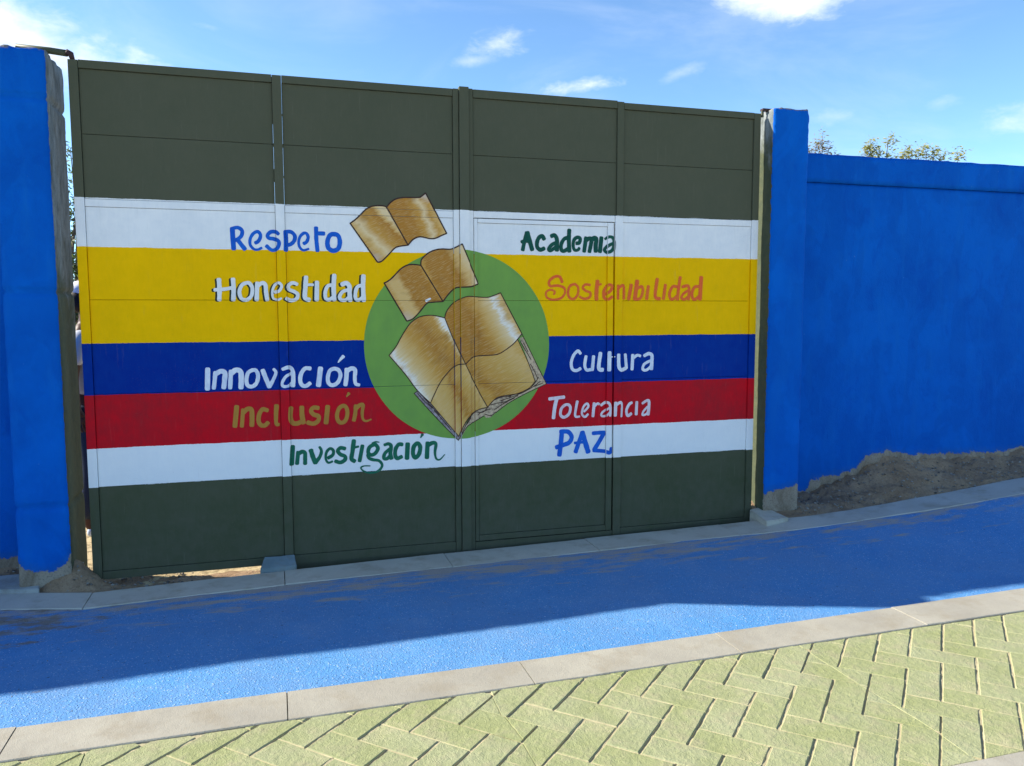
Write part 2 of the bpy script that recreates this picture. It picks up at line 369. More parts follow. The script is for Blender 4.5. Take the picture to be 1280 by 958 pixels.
def path_z(x, y):
    t_ = (y-lb(x))/(kf(x)-lb(x)); t_ = max(0, min(1, t_))
    return -.012 + .009*t_ + kz(x)*t_**1.5 + fbm((x, y, .3), 1.4, .007, 3) + nz((x, y, 1), 9, .0022) + nz((x, y, 2), 31, .0012)
xs = [-9, -6, -4, -3] + frange(-2.2, 8, .035) + [9, 11, 14, 16]; N = 46; vs = []; fs = []
for j in range(N+1):
    for x in xs:
        y = lb(x)-.004 + (kf(x)-lb(x)-.002)*j/N; vs.append((x, y, path_z(x, y)))
n = len(xs); fs = [(j*n+i, j*n+i+1, (j+1)*n+i+1, (j+1)*n+i) for j in range(N) for i in range(n-1)]
tag(link('painted_path', mesh('painted_path', vs, fs), mPath, smooth=True), kind='structure')

def kerb(name, m, cuts, fb, ff, fz, ext=.0, dz=0.0):
    root = bpy.data.objects.new(name, None); C.objects.link(root); root['kind'] = 'structure'
    for a, b in zip(cuts, cuts[1:]):
        k = max(1, int((b-a)/.12)); jog = random.uniform(-.003, .003); g = .0022
        X = [a+g+(b-a-2*g)*i/k for i in range(k+1)]; vs = []; r = .004
        for x in X:
            yb, yf, z = fb(x)+jog, ff(x)+jog, fz(x)+dz+jog*.5
            e = nz((x, yf, 3), 7, .0035); e2 = nz((x, yb, 5), 9, .003)
            for y, zz in ((yf, z-.16), (yf+e, z-r), (yf+r+e, z), (yf+(yb-yf)*.35, z+nz((x, 1, 0), 3, .002)), (yf+(yb-yf)*.7, z+nz((x, 4, 0), 3, .002)), (yb-r+e2, z), (yb+e2, z-r), (yb, z-.16)):
                vs.append((x, y, zz))
        fs = [(i*8+j, i*8+j+1, (i+1)*8+j+1, (i+1)*8+j) for i in range(k) for j in range(7)]
        fs = [f[::-1] for f in fs] + [tuple(range(8)), tuple(range(k*8, k*8+8))[::-1]]
        me = mesh('kerb_stone', vs, fs); me.validate()
        bm = bmesh.new(); bm.from_mesh(me); bmesh.ops.recalc_face_normals(bm, faces=bm.faces); bm.to_mesh(me); bm.free()
        link('kerb_stone', me, m, root)
    return root
kerb('upper_kerb', mKerbU, [-6.2, -5.1, -4.05, -3.0, -2.0, -1.0, .04, 1.09, 2.10, 3.10, 4.12, 5.15, 6.2, 7.2, 8.2, 9.2, 10.2, 11.2], kb, kf, kz)
kerb('lower_kerb', mKerb, [-6, -4.95, -3.95, -2.93, -1.93, -.93, .08, 1.08, 2.10, 3.12, 4.205, 5.2, 6.2, 7.2, 8.2, 9.2, 10.2], lb, lf, lambda x: 0.0)
kerb('street_kerb', mKerb, [-6, -4.9, -3.9, -2.9, -1.9, -.9, .1, 1.1, 2.1, 3.1, 4.1, 5.1, 6.1, 7.1, 8.1, 9.1, 10.1], lambda x: -3.03, lambda x: -3.25, lambda x: 0.0)

# joint bed under the pavers, with low ribs of mortar filling the joints that run away to the right
W = .1365; U = Vector((1, 1))/math.sqrt(2); V = Vector((1, -1))/math.sqrt(2); O = Vector((3.1635, -2.5405))
bed = sheet('paving_bed', [-6] + frange(-1.5, 6.8, .014) + [12], frange(-3.04, -1.94, .014), lambda x, y: -.0102 + nz((x, y, 0), 17, .0032) + nz((x, y, 4), 60, .002), mJoint)
paving = bpy.data.objects.new('herringbone_paving', None); C.objects.link(paving); paving['kind'] = 'structure'
CR = [(-2.70, 0), (-1.16, 0), (.38, 0), (1.905, 0), (3.43, 0), (4.97, 0), (6.5, 0), (8.0, 0)]
def crack_x(k, y):
    c = CR[k][0]; return c + nz((c*3.1, y, 0), 3.5, .03) + nz((c, y, 0), 16, .006)
def clip(poly, p, n):                        # keep the side where (q-p).n >= 0
    out = []
    for a, b in zip(poly, poly[1:]+poly[:1]):
        da, db = (a-p).dot(n), (b-p).dot(n)
        if da >= 0: out.append(a)
        if da*db < 0: out.append(a + (b-a)*(da/(da-db)))
    return out
def inset(poly, d):
    cen = sum(poly, Vector((0, 0)))/len(poly); n = len(poly); res = []
    for i in range(n):
        a, b, c = poly[i-1], poly[i], poly[(i+1) % n]; e1 = (b-a); e2 = (c-b)
        if e1.length < 1e-6 or e2.length < 1e-6: res.append(b.copy()); continue
        n1 = Vector((-e1.y, e1.x)).normalized(); n2 = Vector((-e2.y, e2.x)).normalized()
        if n1.dot(cen-a) < 0: n1 = -n1
        if n2.dot(cen-b) < 0: n2 = -n2
        k = 1+n1.dot(n2); res.append(b + (n1+n2)*(d/max(k, .35)))
    return res
pieces = []
for i in range(-70, 90):
    for j in range(-70, 90):
        dd = (i-j) % 4
        if dd not in (0, 3): continue
        u0, v0 = i*W, j*W; u1, v1 = (u0+2*W, v0+W) if dd == 0 else (u0+W, v0+2*W)
        cc = O + U*(u0+u1)/2 + V*(v0+v1)/2
        if not (-6 < cc.x < 12 and -3.25 < cc.y < -1.8): continue
        gu, gv = .0014, .0050                # joints along V tight, joints along U open
        P = [O + U*a + V*b for a, b in ((u0+gu, v0+gv), (u1-gu, v0+gv), (u1-gu, v1-gv), (u0+gu, v1-gv))]
        P = clip(P, Vector((cc.x, -3.024)), Vector((0, 1)))
        yl = lf(cc.x); sl_ = Vector((-(lf(cc.x+.1)-lf(cc.x-.1))/.2, 1)).normalized()
        if P: P = clip(P, Vector((cc.x, yl-.004)), -sl_)
        if len(P) < 3: continue
        parts = [P]; cut = False
        for k in range(len(CR)):
            ya, yb2 = cc.y-.12, cc.y+.12; xa, xb = crack_x(k, ya), crack_x(k, yb2); q = []
            if abs(cc.x-CR[k][0]) > .25: continue
            nn = Vector((yb2-ya, -(xb-xa))).normalized(); p0 = Vector(((xa+xb)/2, cc.y))
            for S in parts:
                for s_ in (1, -1):
                    t_ = clip(S, p0+nn*s_*.0012, nn*s_)
                    if len(t_) >= 3: q.append(t_)
            cut = cut or len(q) > len(parts); parts = q
        for S in parts:
            area = abs(sum(a.x*b.y-b.x*a.y for a, b in zip(S, S[1:]+S[:1])))/2
            if area > .00035: pieces.append(((cc-Vector((2.7, -2.6))).length, S, cc, cut))
pieces.sort(key=lambda q: q[0])
rest_v, rest_f = [], []
for idx, (_, S, cc, cut) in enumerate(pieces):
    if sum(a.x*b.y-b.x*a.y for a, b in zip(S, S[1:]+S[:1])) < 0: S = S[::-1]
    # break up the straight edges a little
    D = []
    for a, b in zip(S, S[1:]+S[:1]):
        k = 1 if (b-a).length < .03 else (3 if (b-a).length < .15 else 5)
        for q in range(k):
            p = a + (b-a)*q/k
            if q: p = p + Vector((nz((p.x, p.y, 1), 45, .0029), nz((p.x, p.y, 7), 45, .0029)))
            D.append(p)
    I1 = inset(D, .0012 if cut else .0034) if len(D) > 3 else D; n = len(D)
    tx, ty, z0 = random.uniform(-.010, .010), random.uniform(-.010, .010), -.0045 + random.uniform(-.0009, .0012)
    zt = lambda p: z0 + (p.x-cc.x)*tx + (p.y-cc.y)*ty
    vs = [(p.x, p.y, -.03) for p in D] + [(p.x, p.y, zt(p)-(.0012 if cut else .0034)) for p in D] + [(p.x, p.y, zt(p)) for p in I1]
    fs = [(k, (k+1) % n, n+(k+1) % n, n+k) for k in range(n)] + [(n+k, n+(k+1) % n, 2*n+(k+1) % n, 2*n+k) for k in range(n)] + [tuple(range(2*n, 3*n))]
    if idx < 290: link('paver', mesh('paver', vs, fs), mPaver, paving)
    else:
        o_ = len(rest_v); rest_v += vs; rest_f += [tuple(o_+q for q in f) for f in fs]
r_ = link('paver_field', mesh('paver_field', rest_v, rest_f), mPaver, paving); r_['kind'] = 'stuff'
# mortar squeezed up in the tight joints
bm = bmesh.new()
for i in range(-70, 90):
    for j in range(-70, 90):
        dd = (i-j) % 4
        if dd in (0, 1, 2, 3):
            # V-direction edge at u=i*W between v=j*W and (j+1)*W is open unless a U-long brick spans it
            if (i-1-j) % 4 == 0: continue
            p = O + U*(i*W) + V*((j+.5)*W)
            if not (-2 < p.x < 7 and -3.0 < p.y < lf(p.x)-.03): continue
            a = O + U*(i*W) + V*(j*W+.004); b = O + U*(i*W) + V*((j+1)*W-.004)
            prev = None
            if noise.noise(Vector((p.x*9, p.y*9, 1))) > .25: continue
            for q in range(5):
                c = a+(b-a)*q/4; hw = .0026+nz((c.x, c.y, 4), 30, .0018); h = -.0052+nz((c.x, c.y, 9), 22, .0024)
                cur = [bm.verts.new((c.x-U.x*hw*1.5, c.y-U.y*hw*1.5, -.012)), bm.verts.new((c.x, c.y, h)), bm.verts.new((c.x+U.x*hw*1.5, c.y+U.y*hw*1.5, -.012))]
                if prev: bm.faces.new((prev[0], prev[1], cur[1], cur[0])); bm.faces.new((prev[1], prev[2], cur[2], cur[1]))
                prev = cur
o_ = bm_link('joint_mortar', bm, mJoint, paving); o_['kind'] = 'stuff'

# ------------------------------------------------------------------ dirt verge between kerb and wall, with heaps
def g2(x, y, cx, cy, sx, sy): return math.exp(-((x-cx)/sx)**2-((y-cy)/sy)**2)
BZ = [(4.45, .20), (4.85, .20), (5.0, .14), (5.145, .15), (5.40, .235), (5.60, .30), (5.72, .375), (5.90, .41), (6.12, .365), (6.5, .36), (7.07, .345), (7.4, .38), (9, .42), (16, .6)]
def verge_z(x, y):
    k = kz(x); yb = kb(x)
    if x < 4.47:
        z = -.058 + .085*g2(x, y, -.02, -.10, .13, .17) + .17*g2(x, y, -.16, .0, .15, .12) + .03*g2(x, y, .18, -.12, .12, .07)
        if x < -.3: z = max(z, -.03)
        if x < -.36: z += min(1, (-.36-x)/.1)*max(0, (y+.1))*.28
    else:
        t_ = max(0, min(1, (y-yb)/(.22-yb+1e-6))); top = interp(BZ, x)
        z = (k-.006)+(top-(k-.006))*(t_**1.15)
    z += fbm((x, y, 2), 6, .024, 4)*(1 if x < .3 or x > 4.5 else .3) + nz((x, y, 0), 26, .012) + nz((x, y, 5), 55, .007)
    if y < yb+.03: z = min(z, k-.006-max(0, (y-yb))*.1+.01*max(0, min(1, (y-yb)/.03)))
    return z
xs = frange(-2.2, -.5, .05)[:-1] + frange(-.5, .6, .016)[:-1] + frange(.6, 4.4, .04)[:-1] + frange(4.4, 7.9, .018)[:-1] + frange(7.9, 14, .1); NY = 24; vs = []
for j in range(NY+1):
    for x in xs:
        y0 = kb(x)-.004; y1 = .26 if (x > 4.6 or x < -.05) else (.10 if x > .3 else .16); y = y0+(y1-y0)*j/NY
        if y1 < y0: y = y0 + .002*j
        vs.append((x, y, verge_z(x, y)))
n = len(xs)
tag(link('dirt_verge', mesh('dirt_verge', vs, [(j*n+i, j*n+i+1, (j+1)*n+i+1, (j+1)*n+i) for j in range(NY) for i in range(n-1)]), mDirt, smooth=True), kind='structure')

# pebbles and clods: nobody could count them
mPeb = mat('pebble_stone', lambda t: t.mix(t.new('ShaderNodeNewGeometry').outputs['Random Per Island'], (.10, .085, .07), (.36, .33, .28)), .9)
def pebbles(name, n, fx, smin, smax, m=mPeb):
    bm = bmesh.new(); ico = [Vector(v) for v in ((0, 0, 1), (.9, 0, .2), (.28, .85, .2), (-.72, .53, .2), (-.72, -.53, .2), (.28, -.85, .2), (.3, .2, -.7), (-.4, .1, -.7))]
    fcs = [(0, 1, 2), (0, 2, 3), (0, 3, 4), (0, 4, 5), (0, 5, 1), (1, 6, 2), (2, 7, 3), (2, 6, 7), (3, 7, 4), (4, 7, 6), (4, 6, 5), (5, 6, 1)]
    for _ in range(n):
        p = fx(); s = smin+(smax-smin)*random.random()**3; a = random.random()*6.28; sy, sz = random.uniform(.6, 1), random.uniform(.4, .8)
        vv = [bm.verts.new((p[0]+(v.x*math.cos(a)-v.y*sy*math.sin(a))*s*random.uniform(.85, 1.1), p[1]+(v.x*math.sin(a)+v.y*sy*math.cos(a))*s, p[2]+v.z*s*sz)) for v in ico]
        for f in fcs: bm.faces.new([vv[q] for q in f])
    return tag(bm_link(name, bm, m), kind='stuff')
def vp():
    if random.random() < .62: x = random.uniform(4.75, 8.2)
    else: x = random.uniform(-1.2, .55)
    y = random.uniform(kb(x)+.005, .2); return (x, y, verge_z(x, y)+.001)
tag(pebbles('pebbles', 2600, vp, .002, .017), 'small stones and clods scattered over the brown dirt beside the kerb', 'pebbles')
def pp():
    x = random.uniform(-.5, 6.5); u = random.random()**2; y = kf(x)-.01-(kf(x)-lb(x)-.02)*u; return (x, y, path_z(x, y)+.0008)
tag(pebbles('grit', 700, pp, .001, .0045), 'loose pale grit and crumbs lying on the blue path', 'grit')

# ------------------------------------------------------------------ blue walls and pillars
def attr(me, name, vals):
    a = me.attributes.new(name, 'FLOAT', 'POINT'); a.data.foreach_set('value', vals)
def wall_strip(name, x0, x1, z0, z1, y0, th, m, parent, bz, step=.05, rough=.004, topn=0.0, ztop=None, skew=0.0):
    X = frange(x0, x1, step); Z = frange(z0, z1, step); vs = []; hs = []
    nx = len(X)
    def vert(x, y, z, f): vs.append((x, y + skew*(x+.3), z)); hs.append(z-bz(x))
    zt = ztop or (lambda x: z1)
    for z in Z:
        for x in X:
            zz = z0 + (z-z0)/(z1-z0)*(zt(x)+fbm((x, 0, 3), 5, topn, 4)-z0)
            lump = max(0, min(1, (bz(x)+.03-zz)/.05))*(.018+fbm((x, zz, 8), 9, .045, 5))
            vert(x, y0 + fbm((x, 0, zz), 1.2, rough*1.5, 3) + nz((x, 0, zz), 11, rough*.35) - max(0, lump), zz, 0)
    fs = [(j*nx+i, j*nx+i+1, (j+1)*nx+i+1, (j+1)*nx+i) for j in range(len(Z)-1) for i in range(nx-1)]
    b0 = len(vs)                              # back face, top, ends
    for x in X: t_ = zt(x)+fbm((x, 0, 3), 5, topn, 4); vert(x, y0+th, t_-.004, 1)
    for x in X: vert(x, y0+th, z0, 1)
    T0 = (len(Z)-1)*nx
    fs += [(T0+i, T0+i+1, b0+i+1, b0+i) for i in range(nx-1)] + [(b0+i, b0+i+1, b0+nx+i+1, b0+nx+i) for i in range(nx-1)]
    fs += [tuple([j*nx for j in range(len(Z))][::-1] + [b0+nx, b0]), tuple([j*nx+nx-1 for j in range(len(Z))] + [b0+nx-1, b0+2*nx-1])]
    fs += [(b0+nx+i, b0+nx+i+1, i+1, i) for i in range(nx-1)]
    me = mesh(name, vs, fs); attr(me, 'h', hs)
    o = link(name, me, m, parent, smooth=False)
    for p in me.polygons[:(len(Z)-1)*(nx-1)]: p.use_smooth = True
    return o
bzr_t = [(4.8, .20), (5.09, .14), (5.112, .135), (5.13, .235), (5.20, .25), (5.402, .268), (5.58, .315), (5.62, .36), (5.66, .405), (5.895, .439), (5.97, .42), (6.115, .394), (6.513, .386), (7.074, .371), (7.34, .40), (9, .46), (16, .6)]
bzr = lambda x: interp(bzr_t, x)
rw = empty('boundary_wall', (8, .22, 0), 'long blue painted wall right of the gate, its lower edge bare above the dirt bank', 'wall')
wall_strip('wall_face', 4.70, 7.6, -.1, 2.571, .220, .15, mBlue, rw, bzr, .03)
wall_strip('wall_extension', 7.601, 15, -.1, 2.571, .220, .15, mBlue, rw, bzr, .12)
wall_strip('top_beam', 4.70, 15, 2.574, 2.80, .208, .17, mBlue, rw, bzr, .05, .003, .006, lambda x: 2.788+.008*(x-5)/2)
lw = empty('boundary_wall', (-6, .22, 0), 'blue painted wall running off left of the taller left pillar, only a sliver showing', 'wall')
wall_strip('wall_face', -14, -.30, -.1, 2.571, .220, .15, mBlue, lw, lambda x: .118, .08, skew=.04)
wall_strip('top_beam', -14, -.30, 2.574, 2.80, .208, .17, mBlue, lw, lambda x: .118, .08, .003, .006, lambda x: 2.79, .04)

def pillar(name, x0, x1, y0, y1, z1, bz, jamb, olive, label, seams):
    bm = bmesh.new(); st = .02; X = frange(x0, x1, st); Y = frange(y0, y1, st); Z = frange(-.1, z1, st)
    ring = [(x, y0) for x in X] + [(x1, y) for y in Y[1:]] + [(x, y1) for x in X[::-1][1:]] + [(x0, y) for y in Y[::-1][1:-1]]
    cx, cy = (x0+x1)/2, (y0+y1)/2; n = len(ring); vs = []; h = []; s = []; ol = []
    for z in Z:
        for x, y in ring:
            ex = min(abs(x-x0), abs(x-x1)); ey = min(abs(y-y0), abs(y-y1)); corner = max(0, 1-(ex+ey)/.025)
            fx, fy = (x-cx), (y-cy); d = Vector((fx, fy)); d.normalize()
            topc = max(0, (z-(z1-.05))/.05)
            off = -corner*(.007+.008*abs(fbm((x, y, z), 12, 1.0, 3))) + fbm((x*1.0, y, z), 5, .004, 4) + nz((x, y, z), 34, .0016) - topc*(.004+.010*abs(fbm((x, y, 4), 9, 1, 3)))
            for q in seams:
                off -= .020*math.exp(-((z-q-nz((x, 0, q), 5, .008))/.012)**2)
            side = (x-(x1-.004)) if jamb > 0 else ((x0+.004)-x)
            zz = z if z < z1-.001 else z1+fbm((x, y, 1), 14, .012, 3)
            vs.append((x+d.x*off, y+d.y*off, zz)); h.append(z-bz(x))
            on = (x > x1-.001) if jamb > 0 else (x < x0+.001)
            s.append((y-y0-.012) if on and y < y1-.001 else -.03)
            ol.append(olive(z))
    nzr = len(Z)
    fs = [(j*n+i, j*n+(i+1) % n, (j+1)*n+(i+1) % n, (j+1)*n+i) for j in range(nzr-1) for i in range(n)]
    c = len(vs)
    # top: grid of its own
    base = (nzr-1)*n; vs.append((cx, cy, z1+.006)); h.append(3); s.append(-.03); ol.append(0)
    mid = []
    for i in range(n):
        a = Vector(vs[base+i]); m_ = a.lerp(Vector((cx, cy, z1)), .35); m_.z = z1+fbm((m_.x, m_.y, 2), 14, .012, 3); mid.append(len(vs)); vs.append(tuple(m_)); h.append(3); s.append(-.03); ol.append(0)
    fs += [(base+i, base+(i+1) % n, mid[(i+1) % n], mid[i]) for i in range(n)] + [(mid[i], mid[(i+1) % n], c) for i in range(n)]
    me = mesh(name, vs, fs); attr(me, 'h', h); attr(me, 's', s); attr(me, 'ol', ol)
    o = link(name, me, mBlueP, None, (cx, cy, -.06), smooth=True)
    return tag(o, label, 'pillar', 'concrete pillars beside the gate')
pl = lambda x: interp([(-.4, .17), (-.355, .16), (-.333, .125), (-.254, .10), (-.15, .115), (-.12, .15), (-.093, .185)], x)
pillar('pillar', -.368, -.092, -.10, .32, 3.018, pl, 1, lambda z: interp([(0, 1), (1.2, .95), (1.7, .6), (2.2, .1), (3, 0)], z),
       'blue concrete pillar left of the gate with a bare grey side facing the gap', [2.762, 1.696, .47])
pr_ = lambda x: interp([(4.5, .235), (4.645, .265), (4.783, .29)], x)
pillar('pillar', 4.512, 4.812, -.10, .30, 3.022, pr_, -1, lambda z: interp([(0, 1), (2.4, .95), (2.8, .45), (3, .0)], z),
       'blue concrete pillar right of the gate with a chipped top above the lower wall', [])

# ------------------------------------------------------------------ the gate
LX = 0.0; RX = 4.463
GL = empty('gate_leaf', (0, 0, 0), 'left half of the striped gate carrying Respeto, Honestidad, Innovación, Inclusión and Investigación', 'gate', 'two halves of the painted steel gate')
GR_ = empty('gate_leaf', (RX, 0, 0), 'right half of the striped gate with the narrow door and the words Academia to PAZ', 'gate', 'two halves of the painted steel gate')
WD = bpy.data.objects.new('wicket_door', None); C.objects.link(WD); WD.parent = GR_; WD.location = (2.338-RX, 0, 0)
RECT = []                                    # (x0, x1, z0, z1, y of the face)
def bar(name, x0, x1, z0, z1, y, par, m, back=.030, bev=.0025):
    RECT.append((x0, x1, z0, z1, y)); o = bm_link(name, box_bm((x0, y, z0), (x1, back, z1), bev, 2), m, par); return o
def shp(x0, x1, z0, z1, par, m, rx=None):     # a welded steel sheet, very slightly dished
    RECT.append((x0, x1, z0, z1, 0.0)); nx, nz_ = 10, 6; vs = []; bm = bmesh.new()
    bm = box_bm((x0, .0, z0), (x1, .010, z1), .0012, 1)
    return bm_link('sheet_panel', bm, m, par)
# left leaf
bar('frame_tube', 0, .050, .004, 3.0, -.012, GL, mGL); bar('frame_tube', 2.203, 2.240, -.045, 3.004, -.012, GL, mGL)
for a, b in ((.052, 1.094), (1.152, 2.201)):
    bar('top_rail', a, b, 2.957, 3.002, -.012, GL, mGL); bar('middle_rail', a, b, 2.190, 2.232, -.0045, GL, mGL)
    bar('bottom_rail', a, b, -.002 if a < 1 else -.045, .046, -.008, GL, mGL)
bar('frame_tube', 1.096, 1.150, -.012, 3.001, -.012, GL, mGL)
for c, (a, b) in enumerate(((.052, 1.094), (1.152, 2.201))):
    for z0, z1 in ((2.5965, 2.955), (2.234, 2.594)): shp(a if c == 0 else 1.1512, b if c else 1.0948, z0, z1, GL, mGL)
    for z0, z1 in ((1.6585, 2.188), (1.1075, 1.6565), (.558, 1.1055), (.048, .5565)): shp(a, b, z0, z1, GL, mGL)
bm = bmesh.new()
for a, b in (((.004, .0125, 0.0), (1.084, .028, 2.995)), ((1.166, .0125, 0.0), (2.236, .028, 2.995)), ((1.0842, .0125, 0.0), (1.1658, .028, 2.236)), ((1.0842, .0125, 2.72), (1.12, .028, 2.995)),
             ((1.0842, .0125, 2.585), (1.12, .028, 2.603)), ((1.13, .0125, 2.583), (1.1658, .028, 2.601)), ((1.13, .0125, 2.40), (1.1658, .028, 2.412)), ((1.0842, .0125, 2.375), (1.12, .028, 2.45)), ((1.13, .0125, 2.77), (1.1658, .028, 2.78))):
    add_box(bm, a, b)
bm_link('leak_blocker', bm, mBack, GL)  # unseen sheet added to stop daylight leaking through the joints
# right leaf
bar('cover_strip', 2.2435, 2.306, -.045, 3.018, -.022, GR_, mGR, .020); bar('frame_tube', 2.308, 2.335, -.045, 3.012, -.009, GR_, mGR)
bar('top_rail', 2.337, 3.346, 2.957, 3.008, -.012, GR_, mGR); bar('top_rail', 3.398, 4.410, 2.955, 2.998, -.012, GR_, mGR)
bar('frame_tube', 3.348, 3.396, 2.240, 3.003, -.012, GR_, mGR); bar('frame_tube', 3.3385, 3.396, -.045, 2.238, -.012, GR_, mGR)
bar('frame_tube', 4.412, 4.463, -.03, 2.996, -.012, GR_, mGR)
bar('middle_rail', 2.337, 3.3365, 2.196, 2.238, -.006, GR_, mGR); bar('middle_rail', 3.398, 4.410, 2.196, 2.238, -.0045, GR_, mGR)
bar('bottom_rail', 2.337, 3.3365, -.045, .032, -.006, GR_, mGR); bar('bottom_rail', 3.398, 4.410, -.045, .046, -.008, GR_, mGR)
for a, b in ((2.337, 3.346), (3.398, 4.410)):
    for z0, z1 in ((2.5965, 2.955 if a < 3 else 2.953), (2.240, 2.594)): shp(a, b, z0, z1, GR_, mGR)
for z0, z1 in ((1.6585, 2.194), (1.1075, 1.6565), (.558, 1.1055), (.048, .5565)): shp(3.398, 4.410, z0, z1, GR_, mGR)
# the narrow door in the right leaf
bar('door_frame', 2.339, 2.362, .038, 2.190, -.008, WD, mGR, .028); bar('door_frame', 3.284, 3.327, .038, 2.190, -.010, WD, mGR, .028)
bar('door_frame', 2.364, 3.282, 2.164, 2.190, -.008, WD, mGR, .028); bar('door_frame', 2.364, 3.282, .038, .076, -.008, WD, mGR, .028)
for z0, z1 in ((1.6585, 2.162), (1.1075, 1.6565), (.558, 1.1055), (.078, .5565)): shp(2.364, 3.282, z0, z1, WD, mGR)
bm = bmesh.new(); add_box(bm, (2.330, .0305, 0.0), (4.458, .036, 2.99)); add_box(bm, (2.247, .0205, 0.0), (2.3298, .036, 2.99)); add_box(bm, (2.215, .0365, 0.0), (2.30, .042, 2.99)); bm_link('leak_blocker', bm, mBack, GR_)  # added behind the right leaf to block light and keep joints dark
# hinges
def pin(par, m, pts, r): bm = bmesh.new(); tube(bm, pts, [r]*len(pts), 10); return bm_link('hinge_pin', bm, m, par, smooth=True)
mOl = mat('olive_steel_paint', flat_paint((.075, .085, .045), (.05, .06, .04), (1, 1, 1), 30)); mRust = mat('rusty_weld', flat_paint((.06, .03, .028), (.03, .02, .02), (1, 1, 1), 60))
hp = empty('hinge_bracket', (-.1, 0, 3.02), 'olive steel tube bent down from the left pillar top to the gate corner', 'bracket', 'top brackets that hold the gate')
bm = bmesh.new(); A = G(20, 59, .02); B = G(62, 63.5, .02); D = G(84, 67, .0)
tube(bm, [A, B, D], [.018, .018, .018], 12); bm_link('arm', bm, mOl, hp, smooth=True)
bm = bmesh.new(); tube(bm, [D+Vector((-.004, 0, .004)), G(88.5, 68, 0), G(91, 75.5, 0)], [.021, .017, .012], 10); bm_link('weld_lug', bm, mRust, hp, smooth=True)
h2 = empty('hinge_bracket', (4.55, 0, 3.02), 'flat dark steel strap lying on the right pillar top', 'bracket', 'top brackets that hold the gate')
bm_link('arm', box_bm((4.475, -.018, 3.018), (4.70, .022, 3.034), .002), mRust, h2); bm = bmesh.new(); tube(bm, [(4.482, .002, 2.975), (4.482, .002, 3.019)], [.010, .010], 8); bm_link('pin', bm, mOl, h2)

# ------------------------------------------------------------------ paint laid on the gate, following its tubes and sheets
XS = sorted({round(v, 4) for r in RECT for v in r[:2]}); ZS = sorted({round(v, 4) for r in RECT for v in r[2:4]})
def decal(bm, name, m, off=0.0, label=None, under=None):
    """bm: faces in the XZ plane, y = -height above the steel. Cut at every edge of the steel, drop what falls in a joint."""
    if not bm.verts: return
    x0 = min(v.co.x for v in bm.verts); x1 = max(v.co.x for v in bm.verts); z0 = min(v.co.z for v in bm.verts); z1 = max(v.co.z for v in bm.verts)
    for x in XS:
        if x0 < x < x1: bmesh.ops.bisect_plane(bm, geom=bm.verts[:]+bm.edges[:]+bm.faces[:], dist=1e-6, plane_co=(x, 0, 0), plane_no=(1, 0, 0))
    for z in ZS:
        if z0 < z < z1: bmesh.ops.bisect_plane(bm, geom=bm.verts[:]+bm.edges[:]+bm.faces[:], dist=1e-6, plane_co=(0, 0, z), plane_no=(0, 0, 1))
    cand = [r for r in RECT if r[1] > x0 and r[0] < x1 and r[3] > z0 and r[2] < z1]
    out = {0: ([], []), 1: ([], [])}
    for f in bm.faces:
        c = f.calc_center_median(); hit = None
        for r in cand:
            if r[0] < c.x < r[1] and r[2] < c.z < r[3]: hit = r; break
        if hit is None: continue
        vs, fs = out[0 if c.x < 2.243 else 1]; b = len(vs)
        vs += [(v.co.x, v.co.y-off+hit[4]-.0006, v.co.z) for v in f.verts]; fs.append(tuple(range(b, b+len(f.verts))))
    bm.free()
    for k, par in ((0, GL), (1, GR_)):
        vs, fs = out[k]
        if not fs: continue
        me = mesh(name, vs, fs); b2 = bmesh.new(); b2.from_mesh(me)
        for f in b2.faces:
            if f.normal.y > 0: f.normal_flip()
        b2.to_mesh(me); b2.free(); o = link(name, me, m, under or par)
        if label: o['label'] = label
def smooth_pts(P, closed=False, k=6):
    P = [Vector(p) for p in P]
    if len(P) < 3: return P
    out = []; n = len(P)
    get = (lambda i: P[i % (n-1)]) if closed else (lambda i: P[max(0, min(n-1, i))])
    for i in range(n-1):
        a, b, c, d = get(i-1), get(i), get(i+1), get(i+2)
        for q in range(k):
            t_ = q/k; out.append(.5*((2*b)+(c-a)*t_+(2*a-5*b+4*c-d)*t_*t_+(3*b-a-3*c+d)*t_**3))
    out.append(P[-1]); return out
def ribbon(bm, P, w0, w1=None, lift=0.0, capl=.32):
    """a brush stroke in gate-plane metres: P list of 2-D points (x, z)"""
    w1 = w0 if w1 is None else w1; closed = (P[0]-P[-1]).length < 1e-5
    S = smooth_pts(P, closed); L = [0]
    for a, b in zip(S, S[1:]): L.append(L[-1]+(b-a).length)
    if L[-1] < 1e-6: return
    pts = [(p, w0+(w1-w0)*l/L[-1]) for p, l in zip(S, L)]
    if not closed:
        d0 = (S[0]-S[1]).normalized(); d1 = (S[-1]-S[-2]).normalized()
        pts = [(S[0]+d0*w0*capl, w0*.50), (S[0]+d0*w0*capl*.6, w0*.86)] + pts + [(S[-1]+d1*w1*capl*.6, w1*.86), (S[-1]+d1*w1*capl, w1*.5)]
    prev = None; n = len(pts)
    for i, (p, w_) in enumerate(pts):
        a = pts[max(0, i-1)][0]; b = pts[min(n-1, i+1)][0]
        if closed and i in (0, n-1): a = pts[-2][0]; b = pts[1][0]
        d = (b-a).normalized(); nn = Vector((-d.y, d.x)); w_ = w_*(1+nz((p.x, p.y, w0), 60, .10))
        y = -(lift + .0002*i/n)
        cur = (bm.verts.new((p.x+nn.x*w_/2, y, p.y+nn.y*w_/2)), bm.verts.new((p.x-nn.x*w_/2, y, p.y-nn.y*w_/2)))
        if prev and (cur[0].co-prev[0].co).length+(cur[1].co-prev[1].co).length > 1e-6:
            bm.faces.new((prev[0], cur[0], cur[1], prev[1]))
        prev = cur
